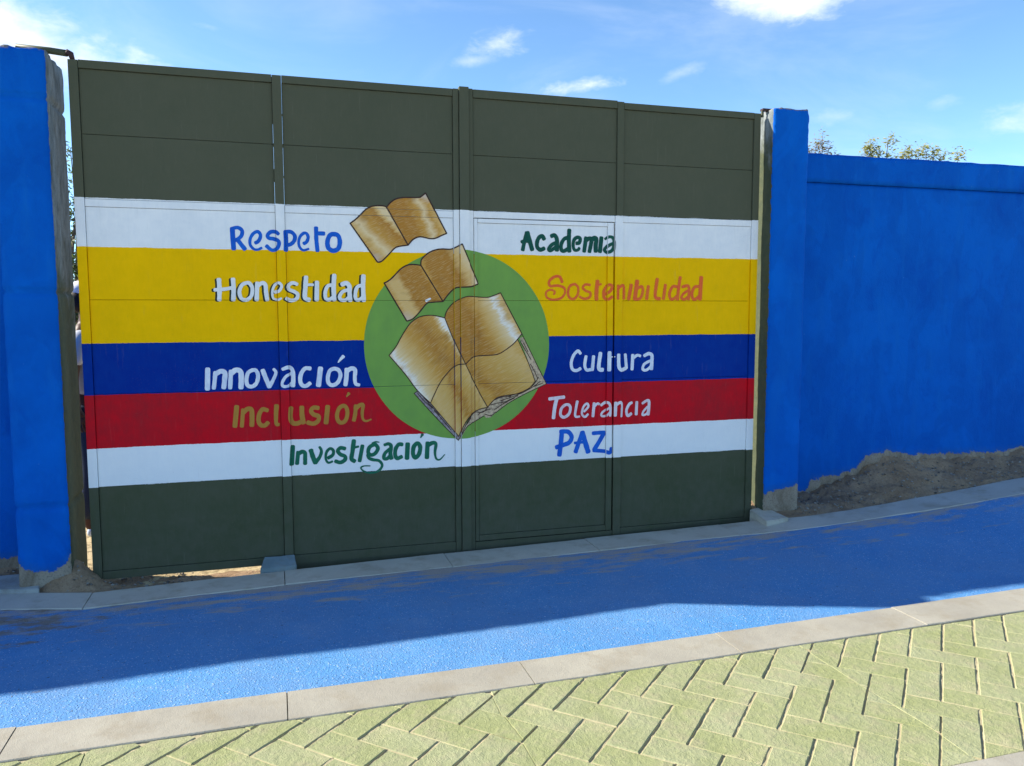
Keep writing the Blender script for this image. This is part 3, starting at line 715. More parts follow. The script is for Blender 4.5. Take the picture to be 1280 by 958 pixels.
def g2d(px, py): q = G(px, py, 0.0); return Vector((q.x, q.z))
def pxscale(px, py): return (g2d(px+1, py)-g2d(px, py)).length*.5+(g2d(px, py+1)-g2d(px, py)).length*.5
def word(text, ox, oy, s, m, strokes, label, dw=1.0, shadow=None):
    leaf = GL if g2d(ox+strokes[0][0][0][0]*s, oy).x < 2.24 else GR_
    root = bpy.data.objects.new('lettering', None); C.objects.link(root); root.parent = leaf; root['label'] = label
    # strokes that touch belong to one letter
    S = [[Vector(p) for p in smooth_pts(st[0], False, 3)] for st in strokes]; grp = list(range(len(S)))
    for i in range(len(S)):
        for j in range(i):
            lim = (strokes[i][1]+strokes[j][1])*.5*dw
            if grp[i] != grp[j] and min((p-q).length for p in S[i] for q in S[j]) < lim*.95:
                g_ = grp[i]; grp = [grp[j] if x == g_ else x for x in grp]
    for gi in sorted(set(grp)):
        layers = ([(shadow, mShadeInk, .0)] if shadow else []) + [((0, 0), m, .0007)]
        for (dx, dy), mm, base in layers:
            bm = bmesh.new(); lift = base + .00002*gi
            for k_, st in enumerate(strokes):
                if grp[k_] != gi: continue
                P, w0 = st[0], st[1]; w1 = st[2] if len(st) > 2 else w0
                c = P[len(P)//2]; k = pxscale(ox+c[0]*s, oy+c[1]*s)*s*dw
                ribbon(bm, [g2d(ox+(x+dx)*s, oy+(y+dy)*s) for x, y in P], w0*k, w1*k, lift); lift += .00007
            decal(bm, 'letter' if mm is m else 'letter_edge', mm, 0.0, None, root)

# green disc
bm = bmesh.new(); cv = [bm.verts.new((2.238+.623*math.cos(a)*(1+nz((math.cos(a), math.sin(a), 0), 3, .004)), 0, 1.366+.6215*math.sin(a))) for a in [2*math.pi*k/96 for k in range(96)]]
bmesh.ops.triangulate(bm, faces=[bm.faces.new(cv)]); decal(bm, 'painted_disc', mDisc, .0, 'green disc behind the painted books')

# books
def crv(pts, ox, oy, s): return [g2d(ox+x*s, oy+y*s) for x, y in pts]
def page_mat(name, A, B, Cc, stops, amp=.22, ku=1.2, kv=9.0, tk=0.0, corner=None):
    u = Cc-A; v = B-A; det = u.x*v.y-u.y*v.x            # q-A = s*u + t*v
    su = (v.y/det, -v.x/det); tv = (-u.y/det, u.x/det)
    def f(t):
        o = t.pos(); x, y, z = t.sep(o); X = t.m('SUBTRACT', x, A.x); Z = t.m('SUBTRACT', z, A.y)
        S = t.m('ADD', t.m('MULTIPLY', X, su[0]), t.m('MULTIPLY', Z, su[1])); Tt = t.m('ADD', t.m('MULTIPLY', X, tv[0]), t.m('MULTIPLY', Z, tv[1]))
        n1 = t.noise(t.comb(t.m('MULTIPLY', S, ku), t.m('MULTIPLY', Tt, kv), A.x*7), 2.0, 5, .68); n2 = t.noise(t.comb(S, t.m('MULTIPLY', Tt, 1.3), A.x*3), 2.4, 4, .6)
        n3 = t.noise(t.comb(t.m('MULTIPLY', S, 2.5), t.m('MULTIPLY', Tt, 30), 3), 2, 3, .6)
        q = t.m('ADD', S, t.m('ADD', t.m('MULTIPLY', t.m('SUBTRACT', n1, .5), amp*2.2), t.m('MULTIPLY', t.m('SUBTRACT', n2, .5), amp*1.6)))
        q = t.m('ADD', q, t.m('MULTIPLY', t.m('SUBTRACT', Tt, .5), tk))
        col = t.ramp(q, stops)
        col = t.mix(t.rng(n3, .50, .68, 0, .45), col, (.70, .54, .28))
        col = t.mix(t.rng(n2, .58, .72, 0, .30), col, (.24, .10, .02))
        if corner:
            cs, ct, rad, cc = corner
            d = t.m('SQRT', t.m('ADD', t.m('POWER', t.m('SUBTRACT', S, cs), 2.0), t.m('POWER', t.m('SUBTRACT', Tt, ct), 2.0)))
            col = t.mix(t.rng(t.m('ADD', d, t.m('MULTIPLY', t.m('SUBTRACT', n1, .5), .3)), rad*.3, rad, .9, 0), col, cc)
        return {'color': col, 'rough': .5, 'bump': (n3, .2, .001)}
    return mat(name, f)
BR = (.44, .19, .022); OC = (.57, .29, .05); TN = (.70, .44, .15); LT = (.78, .58, .31); WH = (.86, .80, .70); GD = (.62, .36, .085)
def page(paths, m, label=None, lift=.0012, name='painted_page'):
    P = []
    for q in paths:
        for p in smooth_pts(q, False, 5) if len(q) > 2 else q:
            if not P or (p-P[-1]).length > 1e-5: P.append(p)
    if (P[0]-P[-1]).length < 1e-4: P.pop()
    bm = bmesh.new(); f = bm.faces.new([bm.verts.new((p.x, 0, p.y)) for p in P]); f.normal_update()
    bmesh.ops.triangulate(bm, faces=[f]); decal(bm, name, m, lift, label)
OUT = []
def line(q, w, w1=None): OUT.append((q, w, w1))
def flush_lines(lift):
    bm = bmesh.new(); l = lift
    for q, w_, w1 in OUT: ribbon(bm, q, w_, w1, l, .2); l += .00006
    decal(bm, 'painted_outline', mInk); OUT.clear()
# book 1, highest
c = lambda p: crv(p, 425, 230, .11485)
lt = c([(505, 255), (480, 243), (410, 238), (340, 248), (280, 280), (215, 345), (160, 395), (110, 430)]); le = c([(110, 430), (405, 850)]); lbt = c([(405, 850), (425, 853), (460, 838), (520, 780), (590, 705), (640, 682), (740, 668)])
rt = c([(505, 255), (560, 195), (620, 162), (700, 150), (850, 150), (880, 140), (910, 118), (930, 100)]); re = c([(930, 100), (1160, 540)]); rb = c([(1160, 540), (1100, 565), (1040, 592), (980, 597), (900, 580), (850, 580), (790, 610), (740, 668)]); sp = c([(505, 255), (740, 668)])
page([lt, le, lbt, sp[::-1]], page_mat('book_page_a', lt[0], sp[1], le[0], [(0, LT), (.08, TN), (.16, BR), (.48, OC), (.70, LT), (.82, TN), (1, OC)], .13, 1.0, 5, .35, (1.0, 1.0, .30, (.60, .45, .33))), 'left page of the topmost painted book')
page([rt, re, rb, sp[::-1]], page_mat('book_page_b', rt[0], sp[1], rt[-1], [(0, BR), (.38, BR), (.58, OC), (.72, LT), (.86, OC), (1, TN)], .13, 1.0, 5, .15, (1.0, 0, .25, (.62, .52, .42))), 'right page of the topmost painted book')
for q in (lt, le, lbt, rt, re, rb, sp): line(q, .0085)
flush_lines(.0018)
# book 2
c = lambda p: crv(p, 470, 300, .11485)
lt = c([(488, 278), (400, 268), (330, 280), (260, 325), (180, 410), (130, 450), (88, 470)]); le = c([(88, 470), (335, 885)]); lbt = c([(335, 885), (400, 860), (470, 790), (550, 695), (610, 680), (728, 672)])
rt = c([(488, 278), (495, 215), (560, 150), (640, 112), (720, 100), (810, 103), (880, 75), (930, 48)]); re = c([(930, 48), (1110, 480)]); rb = c([(1110, 480), (1040, 508), (980, 515), (880, 520), (840, 540), (790, 590), (728, 672)]); sp = c([(488, 278), (728, 672)])
page([lt, le, lbt, sp[::-1]], page_mat('book_page_c', lt[0], sp[1], le[0], [(0, OC), (.08, BR), (.55, BR), (.68, TN), (.88, TN), (1, OC)], .13, 1.0, 6, 0, (1.0, 1.0, .25, (.68, .5, .33))), 'left page of the middle painted book')
page([rt, re, rb, sp[::-1]], page_mat('book_page_d', rt[0], sp[1], rt[-1], [(0, OC), (.06, BR), (.58, BR), (.74, TN), (.92, LT), (1, LT)], .12, 1.0, 6, .1, (1.0, 1.0, .22, WH)), 'right page of the middle painted book')
for q in (lt, le, lbt, rt, re, rb, sp): line(q, .0085)
bm = bmesh.new(); ribbon(bm, c([(545, 665), (590, 640)]), .016, .012, .0016); decal(bm, 'paint_dab', mWhiteP)
flush_lines(.0018)
# book 3, the big one
c = lambda p: crv(p, 480, 360, .20875)
ut = c([(363, 180), (290, 165), (220, 172), (165, 205), (130, 250), (100, 300), (70, 355), (30, 405)]); ue = c([(30, 405), (125, 515), (200, 615), (278, 690)]); um = c([(278, 690), (300, 640), (335, 570), (380, 510), (430, 465), (480, 455)])
vt = c([(363, 180), (375, 140), (410, 95), (450, 68), (500, 52), (560, 55), (620, 57), (660, 45), (697, 30)]); ve = c([(697, 30), (825, 275)]); vm = c([(825, 275), (780, 330), (730, 370), (680, 398), (610, 405), (545, 410), (510, 430), (485, 455)])
sp1 = c([(363, 180), (420, 320), (483, 455)]); sp2 = c([(483, 455), (550, 590), (620, 715)])
lo_l = c([(278, 690), (445, 888)]); lo_b = c([(445, 888), (470, 830), (500, 780), (550, 735), (620, 715)]); rr = c([(800, 310), (860, 440), (905, 560)]); rb3 = c([(905, 560), (870, 600), (820, 630), (700, 650), (660, 670), (620, 715)])
page([c([(200, 618), (180, 632), (443, 912), (458, 888), (276, 690)])[i:i+2] for i in range(4)], mEdgeG, 'grey edge of the cover of the lowest painted book', .0010, 'painted_cover')
page([c([(812, 300), (832, 296), (972, 575), (850, 632), (745, 690), (668, 748), (640, 775), (610, 778), (600, 765), (545, 797), (498, 822), (452, 905), (446, 888), (480, 815), (550, 735), (620, 700), (700, 640), (820, 615), (900, 560), (860, 430)])[i:i+2] for i in range(19)], mEdge, 'ragged page edges of the lowest painted book', .0009, 'painted_cover')
st_ul = [(0, WH), (.03, LT), (.10, OC), (.3, BR), (.52, OC), (.70, TN), (.84, LT), (.93, WH), (1, LT)]
page([ut, ue, um, sp1[::-1]], page_mat('book_page_e', ut[0], sp1[-1], c([(70, 420)])[0], st_ul, .12, .8, 10, .15), 'upper left page of the lowest painted book')
page([vt, ve, vm, sp1[::-1]], page_mat('book_page_f', vt[0], sp1[-1], vt[-1], [(0, BR), (.42, BR), (.55, OC), (.70, TN), (.82, LT), (.88, WH), (1, TN)], .12, .8, 10, -.1), 'upper right page of the lowest painted book')
page([um, sp2, lo_b[::-1], lo_l[::-1]], page_mat('book_page_g', sp2[0], sp2[-1], um[0], [(0, TN), (.15, GD), (.30, OC), (.42, BR), (.55, GD), (.85, TN), (1, GD)], .16, .8, 8, .0), 'lower left page of the lowest painted book')
page([vm, sp2, rb3[::-1], rr[::-1], c([(800, 310), (825, 275)])], page_mat('book_page_h', sp2[0], sp2[-1], c([(812, 290)])[0], [(0, OC), (.10, BR), (.32, OC), (.6, GD), (.85, TN), (1, GD)], .20, .8, 10, -.35), 'lower right page of the lowest painted book')
for q in (ut, ue, um, vt, ve, vm): line(q, .0065)
line(sp1, .006); line(sp2, .006); line(lo_l, .005); line(lo_b, .006); line(rr, .005); line(rb3, .006)
for p in ([(825, 275), (905, 440), (972, 575)], [(972, 575), (850, 632), (745, 690), (668, 748)], [(200, 618), (180, 632)], [(180, 632), (310, 775), (443, 912)], [(443, 912), (470, 862), (500, 822), (545, 797), (600, 765)], [(925, 535), (890, 585), (820, 625), (740, 650)],
          [(935, 560), (880, 600), (800, 640), (700, 675)], [(815, 320), (850, 380), (880, 430)], [(835, 330), (862, 385)], [(875, 455), (900, 500), (920, 545)], [(200, 630), (235, 672), (290, 720)], [(300, 735), (350, 790), (400, 850)], [(660, 672), (700, 655), (760, 650)],
          [(620, 715), (590, 745), (540, 745), (500, 790)], [(500, 790), (470, 850), (455, 885)], [(640, 700), (680, 690), (730, 680), (800, 645)], [(600, 755), (640, 765), (665, 745)], [(560, 760), (590, 740), (640, 725)], [(660, 730), (720, 690), (780, 660)], [(520, 770), (490, 815)], [(950, 570), (900, 590)], [(240, 660), (330, 760)]):
    line(c(p), .0048)
flush_lines(.0018)

# lettering, stroke by stroke
word('Respeto', 280, 275, .1211, mRoyal, [
    ([(85, 90), (92, 190), (100, 300)], 38), ([(80, 92), (140, 80), (185, 110), (182, 160), (150, 195), (112, 212)], 30), ([(135, 200), (170, 245), (215, 303)], 34),
    ([(325, 238), (350, 225), (372, 190), (375, 150), (345, 122), (300, 145), (270, 200), (272, 260), (308, 302), (350, 308), (388, 290)], 30, 20),
    ([(560, 148), (530, 125), (485, 125), (452, 155), (462, 188), (515, 198), (562, 222), (565, 265), (538, 305), (490, 312), (440, 270)], 30),
    ([(635, 125), (640, 220), (638, 315)], 36), ([(630, 125), (690, 125), (730, 165), (725, 215), (692, 250), (650, 262)], 30),
    ([(825, 245), (855, 225), (868, 180), (852, 142), (820, 140), (785, 175), (770, 232), (783, 285), (820, 315), (872, 300)], 28, 18),
    ([(950, 82), (953, 200), (965, 320)], 32), ([(960, 140), (1030, 142)], 34),
    ([(1130, 148), (1090, 165), (1068, 225), (1078, 290), (1125, 320), (1178, 298), (1196, 230), (1178, 165), (1130, 148)], 36)], 'blue word Respeto on the upper white band', 1.32)
word('Honestidad', 260, 335, .16016, mWhiteP, [
    ([(85, 90), (90, 170), (88, 250)], 30), ([(195, 88), (200, 170), (198, 250)], 30), ([(52, 172), (140, 165), (200, 152)], 24),
    ([(300, 118), (265, 135), (245, 185), (260, 238), (300, 250), (338, 220), (346, 160), (325, 122), (300, 118)], 25),
    ([(385, 118), (382, 180), (380, 250)], 28), ([(388, 140), (420, 120), (447, 132), (453, 190), (462, 250)], 28),
    ([(522, 190), (558, 178), (574, 140), (550, 118), (517, 140), (502, 190), (510, 238), (545, 250), (572, 238)], 21, 14),
    ([(695, 128), (660, 118), (628, 138), (632, 168), (675, 187), (700, 208), (690, 242), (650, 255), (612, 240)], 24),
    ([(765, 72), (760, 150), (757, 232), (790, 250)], 30), ([(768, 132), (820, 132)], 18), ([(850, 112), (848, 250)], 30),
    ([(985, 58), (980, 150), (985, 250)], 30), ([(975, 135), (935, 142), (915, 190), (920, 240), (950, 247), (982, 225)], 24),
    ([(1045, 130), (1080, 120), (1103, 145), (1105, 200), (1110, 255)], 30, 30), ([(1095, 172), (1050, 187), (1027, 225), (1040, 250), (1075, 250), (1103, 225)], 23),
    ([(1212, 62), (1210, 150), (1215, 255)], 30), ([(1205, 135), (1165, 150), (1150, 200), (1155, 245), (1185, 247), (1210, 225)], 24)], 'white word Honestidad with a dark edge on the yellow band', 1.15, (-15, 4))
word('Innovación', 250, 440, .16016, mWhiteB, [
    ([(60, 135), (58, 290)], 36), ([(120, 160), (115, 220), (108, 285)], 28), ([(118, 178), (160, 152), (194, 165), (192, 220), (186, 280)], 34),
    ([(242, 150), (238, 220), (235, 282)], 30), ([(240, 172), (280, 142), (316, 155), (322, 210), (320, 280)], 36),
    ([(410, 143), (375, 165), (362, 220), (373, 263), (410, 270), (443, 240), (453, 185), (438, 148), (410, 143)], 27),
    ([(490, 145), (515, 210), (542, 272)], 32), ([(542, 272), (578, 205), (592, 160), (575, 135)], 28, 20),
    ([(645, 135), (690, 120), (720, 140), (728, 200), (725, 265)], 24, 32), ([(715, 168), (670, 192), (642, 240), (650, 268), (690, 265), (722, 238)], 21),
    ([(860, 130), (820, 130), (790, 170), (782, 220), (795, 258), (825, 267), (858, 245)], 28), ([(940, 128), (925, 262)], 36),
    ([(1045, 132), (1012, 150), (997, 205), (1007, 248), (1040, 260), (1078, 235), (1096, 182), (1080, 142), (1045, 132)], 27), ([(1118, 36), (1100, 55), (1078, 82)], 26, 8),
    ([(1145, 135), (1142, 200), (1135, 258)], 30), ([(1145, 152), (1180, 130), (1210, 142), (1208, 200), (1214, 248), (1242, 258)], 32, 22)], 'white word Innovación on the blue band', 1.12)
word('Inclusión', 285, 490, .14453, mOchreL, [
    ([(75, 128), (60, 298)], 36), ([(130, 155), (120, 298)], 30), ([(132, 178), (170, 148), (203, 158), (208, 220), (206, 290)], 36),
    ([(340, 160), (300, 152), (272, 190), (264, 250), (285, 288), (320, 290), (345, 267)], 32), ([(420, 120), (415, 200), (418, 275), (438, 282)], 36, 26),
    ([(545, 138), (540, 220), (560, 268), (600, 273), (638, 255)], 34), ([(638, 133), (640, 200), (652, 268)], 36),
    ([(780, 140), (740, 137), (718, 165), (740, 195), (783, 212), (780, 250), (740, 275), (690, 265)], 32), ([(862, 127), (848, 268)], 36),
    ([(990, 122), (957, 150), (942, 210), (957, 256), (990, 266), (1020, 240), (1033, 180), (1020, 132), (990, 122)], 30), ([(1045, 14), (1025, 42)], 24, 8),
    ([(1105, 120), (1100, 190), (1088, 246)], 30), ([(1105, 142), (1145, 113), (1168, 118), (1160, 180), (1167, 235), (1195, 253), (1238, 238)], 34, 12)], 'brown gold word Inclusión on the red band', 1.15)
word('Investigación', 355, 535, .16016, mPine2, [
    ([(68, 145), (60, 283)], 32), ([(110, 190), (102, 280)], 27), ([(107, 207), (140, 187), (163, 197), (165, 240), (165, 280)], 28),
    ([(210, 175), (225, 225), (245, 272)], 32), ([(245, 272), (280, 225), (292, 180), (278, 150)], 28, 18),
    ([(345, 235), (380, 212), (385, 178), (360, 162), (332, 190), (326, 240), (345, 272), (378, 262)], 25, 14),
    ([(475, 162), (440, 157), (420, 180), (440, 207), (475, 222), (475, 250), (440, 270), (402, 260)], 27),
    ([(545, 100), (535, 180), (527, 240), (550, 260)], 30), ([(530, 160), (580, 146)], 16), ([(612, 140), (590, 258)], 27),
    ([(700, 132), (667, 152), (657, 193), (680, 212), (713, 198), (733, 160), (717, 134), (700, 132)], 26), ([(690, 122), (715, 110), (742, 112)], 16, 8),
    ([(655, 210), (665, 237), (700, 250), (742, 257), (766, 292), (742, 332), (692, 350), (632, 343), (600, 315), (622, 298), (672, 297)], 24, 8),
    ([(785, 133), (815, 125), (835, 142), (830, 200), (838, 238)], 22, 30), ([(825, 165), (787, 200), (780, 238), (805, 240), (828, 215)], 24),
    ([(922, 130), (895, 130), (871, 165), (868, 215), (885, 238), (917, 225)], 27), ([(965, 125), (960, 238)], 32),
    ([(1035, 123), (1012, 150), (1007, 203), (1025, 232), (1053, 205), (1063, 155), (1052, 127), (1035, 123)], 29), ([(1080, 52), (1066, 77)], 22, 8),
    ([(1120, 117), (1115, 233)], 30), ([(1122, 137), (1160, 117), (1185, 127), (1178, 190), (1187, 238), (1215, 248), (1255, 208)], 30, 6)], 'dark green word Investigación on the lower white band', 1.14)
word('Academia', 645, 280, .10156, mPine, [
    ([(132, 108), (105, 210), (82, 322)], 36), ([(140, 108), (165, 200), (198, 318)], 42), ([(68, 222), (110, 212), (170, 215)], 32),
    ([(345, 188), (322, 152), (282, 170), (258, 230), (262, 290), (300, 320), (345, 303)], 38),
    ([(435, 152), (472, 142), (500, 182), (505, 250), (502, 325)], 38, 42), ([(495, 232), (442, 257), (402, 308), (422, 330), (470, 300), (500, 270)], 33),
    ([(655, 78), (650, 200), (655, 338)], 40), ([(640, 172), (592, 187), (557, 250), (557, 318), (590, 335), (650, 300)], 35),
    ([(745, 240), (778, 232), (788, 182), (752, 167), (712, 202), (703, 270), (720, 322), (760, 323), (777, 300)], 36, 28),
    ([(860, 172), (850, 250), (838, 338)], 38), ([(865, 202), (900, 180), (928, 190), (920, 260), (903, 343)], 38), ([(930, 198), (965, 175), (988, 192), (980, 260), (980, 338)], 42),
    ([(1050, 172), (1032, 343)], 40), ([(1095, 187), (1140, 162), (1183, 175), (1200, 230), (1193, 312)], 22, 40), ([(1190, 240), (1122, 277), (1087, 320), (1112, 350), (1160, 340), (1193, 300)], 30)], 'dark green word Academia on the upper white band', 1.32)
word('Sostenibilidad', 675, 340, .16406, mOrange, [
    ([(168, 78), (150, 38), (110, 38), (70, 72), (77, 108), (130, 105), (180, 120), (190, 160), (160, 200), (100, 213), (52, 195), (47, 155), (80, 137), (112, 150), (105, 172)], 20, 13),
    ([(255, 95), (225, 112), (213, 160), (225, 198), (260, 205), (288, 170), (290, 120), (270, 97), (255, 95)], 17), ([(380, 100), (345, 97), (326, 120), (345, 143), (383, 160), (375, 195), (335, 205), (303, 190)], 17),
    ([(438, 70), (430, 150), (430, 208)], 28), ([(435, 105), (465, 93)], 14), ([(495, 172), (535, 142), (545, 107), (515, 102), (487, 145), (487, 195), (515, 210), (545, 190)], 20),
    ([(590, 105), (588, 205)], 18), ([(590, 127), (625, 102), (638, 120), (638, 205)], 18), ([(695, 100), (675, 208)], 24), ([(740, 70), (722, 208)], 28), ([(735, 132), (775, 112), (783, 150), (765, 200), (730, 210)], 19),
    ([(825, 110), (812, 206)], 22), ([(893, 55), (877, 185), (912, 205)], 23), ([(955, 100), (940, 206)], 21), ([(1068, 42), (1055, 130), (1047, 210)], 22), ([(1050, 117), (1012, 112), (987, 160), (992, 203), (1020, 205), (1045, 180)], 19),
    ([(1085, 115), (1128, 107), (1136, 150), (1130, 210)], 20), ([(1130, 142), (1092, 167), (1077, 198), (1100, 210), (1130, 187)], 18), ([(1228, 42), (1218, 208)], 27), ([(1215, 112), (1177, 117), (1157, 165), (1167, 208), (1190, 205), (1216, 180)], 20)], 'red orange word Sostenibilidad on the yellow band', 1.1)
word('Cultura', 680, 430, .15658, mWhiteB, [
    ([(290, 77), (270, 57), (237, 90), (217, 150), (227, 203), (260, 213), (290, 197)], 22), ([(335, 100), (325, 170), (340, 208), (375, 205)], 22), ([(395, 100), (385, 208)], 24), ([(450, 75), (437, 192), (468, 208)], 27),
    ([(518, 70), (515, 208)], 30), ([(520, 105), (560, 102)], 8), ([(590, 87), (592, 180), (615, 208), (650, 195)], 25), ([(648, 85), (657, 193)], 21), ([(708, 90), (702, 203)], 24), ([(710, 117), (742, 92), (768, 97)], 19),
    ([(800, 95), (835, 78), (860, 92), (860, 140), (856, 200)], 22, 27), ([(855, 132), (802, 160), (787, 200), (815, 210), (850, 182)], 19)], 'white word Cultura on the blue band', 1.12)
word('Tolerancia', 680, 430, .15658, mWhiteR, [
    ([(42, 440), (160, 425)], 22), ([(100, 440), (85, 510), (75, 592)], 26), ([(165, 490), (137, 520), (132, 568), (160, 586), (198, 560), (210, 512), (195, 487), (165, 490)], 20), ([(265, 460), (248, 572), (283, 580)], 20, 15),
    ([(320, 540), (353, 502), (343, 477), (315, 502), (302, 558), (325, 583), (350, 562)], 16), ([(400, 475), (390, 578)], 21), ([(400, 502), (425, 477), (440, 482)], 16),
    ([(455, 490), (490, 467), (518, 478), (525, 520), (522, 573)], 18), ([(515, 512), (467, 545), (457, 573), (490, 575), (520, 547)], 15), ([(567, 470), (562, 570)], 24), ([(565, 492), (600, 467), (618, 482), (615, 578)], 19),
    ([(700, 470), (680, 482), (657, 530), (667, 573), (695, 557)], 20), ([(740, 465), (735, 563)], 21), ([(785, 475), (823, 452), (838, 468), (830, 563)], 17, 24), ([(825, 502), (792, 540), (787, 568), (815, 560), (832, 537)], 15)], 'white word Tolerancia on the red band', 1.12)
word('PAZ', 680, 430, .15658, mRoyal, [
    ([(142, 702), (135, 790), (122, 888)], 28), ([(132, 702), (190, 702), (220, 742), (200, 788), (150, 808), (98, 826)], 26), ([(305, 708), (277, 790), (252, 862)], 26), ([(305, 708), (330, 790), (352, 862)], 30), ([(245, 792), (300, 786), (340, 790)], 16),
    ([(390, 714), (440, 710), (480, 706)], 22), ([(478, 712), (440, 780), (400, 845)], 26), ([(395, 850), (480, 857), (520, 867), (533, 832)], 22)], 'blue word PAZ on the lower white band', 1.35)

# ------------------------------------------------------------------ stones at the foot of the gate
def prism(name, pts_top, zb, m, label, cat, bev=.004):
    bm = bmesh.new(); t_ = [bm.verts.new(p) for p in pts_top]; b_ = [bm.verts.new((p[0], p[1], zb)) for p in pts_top]; n = len(t_)
    bm.faces.new(t_); bm.faces.new(b_[::-1])
    for k in range(n): bm.faces.new((b_[k], b_[(k+1) % n], t_[(k+1) % n], t_[k]))
    bmesh.ops.recalc_face_normals(bm, faces=bm.faces); bmesh.ops.bevel(bm, geom=list(bm.edges), offset=bev, segments=2, affect='EDGES')
    bmesh.ops.triangulate(bm, faces=bm.faces); bmesh.ops.subdivide_edges(bm, edges=[e for e in bm.edges if e.calc_length() > .05], cuts=3, use_grid_fill=True)
    for v in bm.verts: v.co += Vector((nz(v.co, 20, .003), nz(v.co+Vector((5, 0, 0)), 20, .003), nz(v.co+Vector((0, 9, 0)), 16, .004)))
    o = bm_link(name, bm, m, None, (sum(p[0] for p in pts_top)/n, sum(p[1] for p in pts_top)/n, zb)); return tag(o, label, cat)
q1, q2, q3, q4 = GZ(322.5, 708, .035), GZ(371.5, 705, .035), GZ(370, 693.5, .062), GZ(328, 697.5, .062)
prism('stone_block', [(q1.x+.012, -.150, .024), (q2.x-.004, -.150, .024), (q3.x-.008, -.032, .060), (q4.x+.014, -.032, .060)], -.06, mBlock, 'small blue grey stone block wedged under the middle of the left gate half', 'block')
s1, s2, s3, s4 = GZ(-60, 740, .012), GZ(49, 738.5, .012), GZ(50, 718, .035), GZ(-60, 726, .035)
prism('concrete_slab', [(s1.x, s1.y, .02), (s2.x, s2.y, .022), (s3.x, s3.y, .045), (s4.x, s4.y, .045)], -.06, mSlab, 'pale concrete slab lying in the dirt at the foot of the left pillar', 'slab')
prism('concrete_footing', [*[tuple(GZ(*q)) for q in ((937, 637, .112), (958, 652, .095), (986, 647.5, .095), (955, 632, .118))]], -.03, mKerbU, 'rough wedge of concrete at the foot of the right pillar', 'footing', .006)

# ------------------------------------------------------------------ trees and shrubs behind
def leaf_mat(name, c1, c2):
    m = bpy.data.materials.new(name); m.use_nodes = True; t = NT(m.node_tree); b = t.n['Principled BSDF']
    r = t.new('ShaderNodeNewGeometry').outputs['Random Per Island']; t.put(b.inputs['Base Color'], t.mix(r, c1, c2)); b.inputs['Roughness'].default_value = .55
    tr = t.new('ShaderNodeBsdfTranslucent'); t.put(tr.inputs[0], t.mix(r, tuple(x*1.4 for x in c1), tuple(x*1.4 for x in c2)))
    mx = t.new('ShaderNodeMixShader'); mx.inputs[0].default_value = .35; t.l.new(b.outputs[0], mx.inputs[1]); t.l.new(tr.outputs[0], mx.inputs[2])
    t.l.new(mx.outputs[0], t.n['Material Output'].inputs[0]); return m
mLeafY = leaf_mat('yellow_green_leaves', (.20, .22, .05), (.34, .31, .09)); mLeafG = leaf_mat('dark_green_leaves', (.04, .07, .018), (.09, .12, .03)); mLeafR = leaf_mat('reddish_dry_leaves', (.26, .19, .12), (.20, .20, .08))
mBark = mat('grey_brown_bark', conc((.12, .09, .065), (.18, .14, .10), .5, 4, .9))
def tree(name, base, tips, ml, label, cat, seed, leaf=.03, dens=1.0, bushy=.45, group=None, fill=26):
    """base on the ground; tips = points the outer shoots reach; further shoots fill the crown below them"""
    rnd = random.Random(seed); base = Vector(base); tb = bmesh.new(); lb_ = bmesh.new()
    H = max(t_[2] for t_ in tips)-base.z
    fork = base+Vector((rnd.uniform(-.1, .1), rnd.uniform(-.1, .1), H*.32)); r0 = H*.022+.012
    tube(tb, [base, base.lerp(fork, .5)+Vector((rnd.uniform(-.05, .05), 0, 0)), fork], [r0*1.3, r0, r0*.85], 8)
    ends = [Vector(t_) for t_ in tips]; ext = max(.5, H*.42)
    for _ in range(fill):
        a = rnd.uniform(0, 6.28); rr_ = ext*math.sqrt(rnd.random()); ends.append(fork+Vector((math.cos(a)*rr_, math.sin(a)*rr_, (H*.60)*(rnd.uniform(.25, 1))*math.sqrt(max(.05, 1-(rr_/ext)**2*.8)))))
    def leaves(p, d):
        for _ in range(int(7*dens)+1):
            c_ = p+Vector([rnd.gauss(0, 1) for _ in range(3)])*leaf*1.3; a = Vector([rnd.gauss(0, 1) for _ in range(3)]).normalized(); b = a.orthogonal().normalized(); l = leaf*rnd.uniform(.5, 1.1)
            q = [c_-a*l, c_-b*l*.38+Vector((0, 0, l*.1)), c_+a*l, c_+b*l*.38]; lb_.faces.new([lb_.verts.new(x) for x in q])
    for e in ends:
        m1 = fork.lerp(e, .5)+Vector((rnd.uniform(-.12, .12), rnd.uniform(-.12, .12), rnd.uniform(-.02, .14)))*H*.3; pts = smooth_pts([fork, m1, e], False, 5); n = len(pts)
        tube(tb, pts, [r0*.5*(1-i/n)**1.6+.0024 for i in range(n)], 5)
        for i in range(3, n):
            for _ in range(2 if i < n-2 else 3):
                d = Vector([rnd.gauss(0, 1) for _ in range(3)]).normalized()*H*.09*bushy*rnd.uniform(.5, 1.5)
                if i >= n-2: d *= .75
                s = pts[i]; t2 = s+d+Vector((0, 0, H*.01)); tube(tb, [s, s.lerp(t2, .5)+Vector((0, 0, .01)), t2], [.0024, .0018, .001], 3, False)
                for f_ in (.35, .6, .8, 1): leaves(s.lerp(t2, f_), d)
    root = empty(name, base, label, cat, group); bm_link('trunk', tb, mBark, root, smooth=True); bm_link('crown', lb_, ml, root); return root
t1 = [G(*p, 1.9) for p in ((1012, 190), (1020, 186), (1028, 180), (1036, 186))]
tree('shrub', (t1[1].x, 1.9, -.08), t1, mLeafR, 'dry reddish shrub whose twigs top the wall beside the right pillar', 'shrub', 3, .022, .9, .30, None, 10)
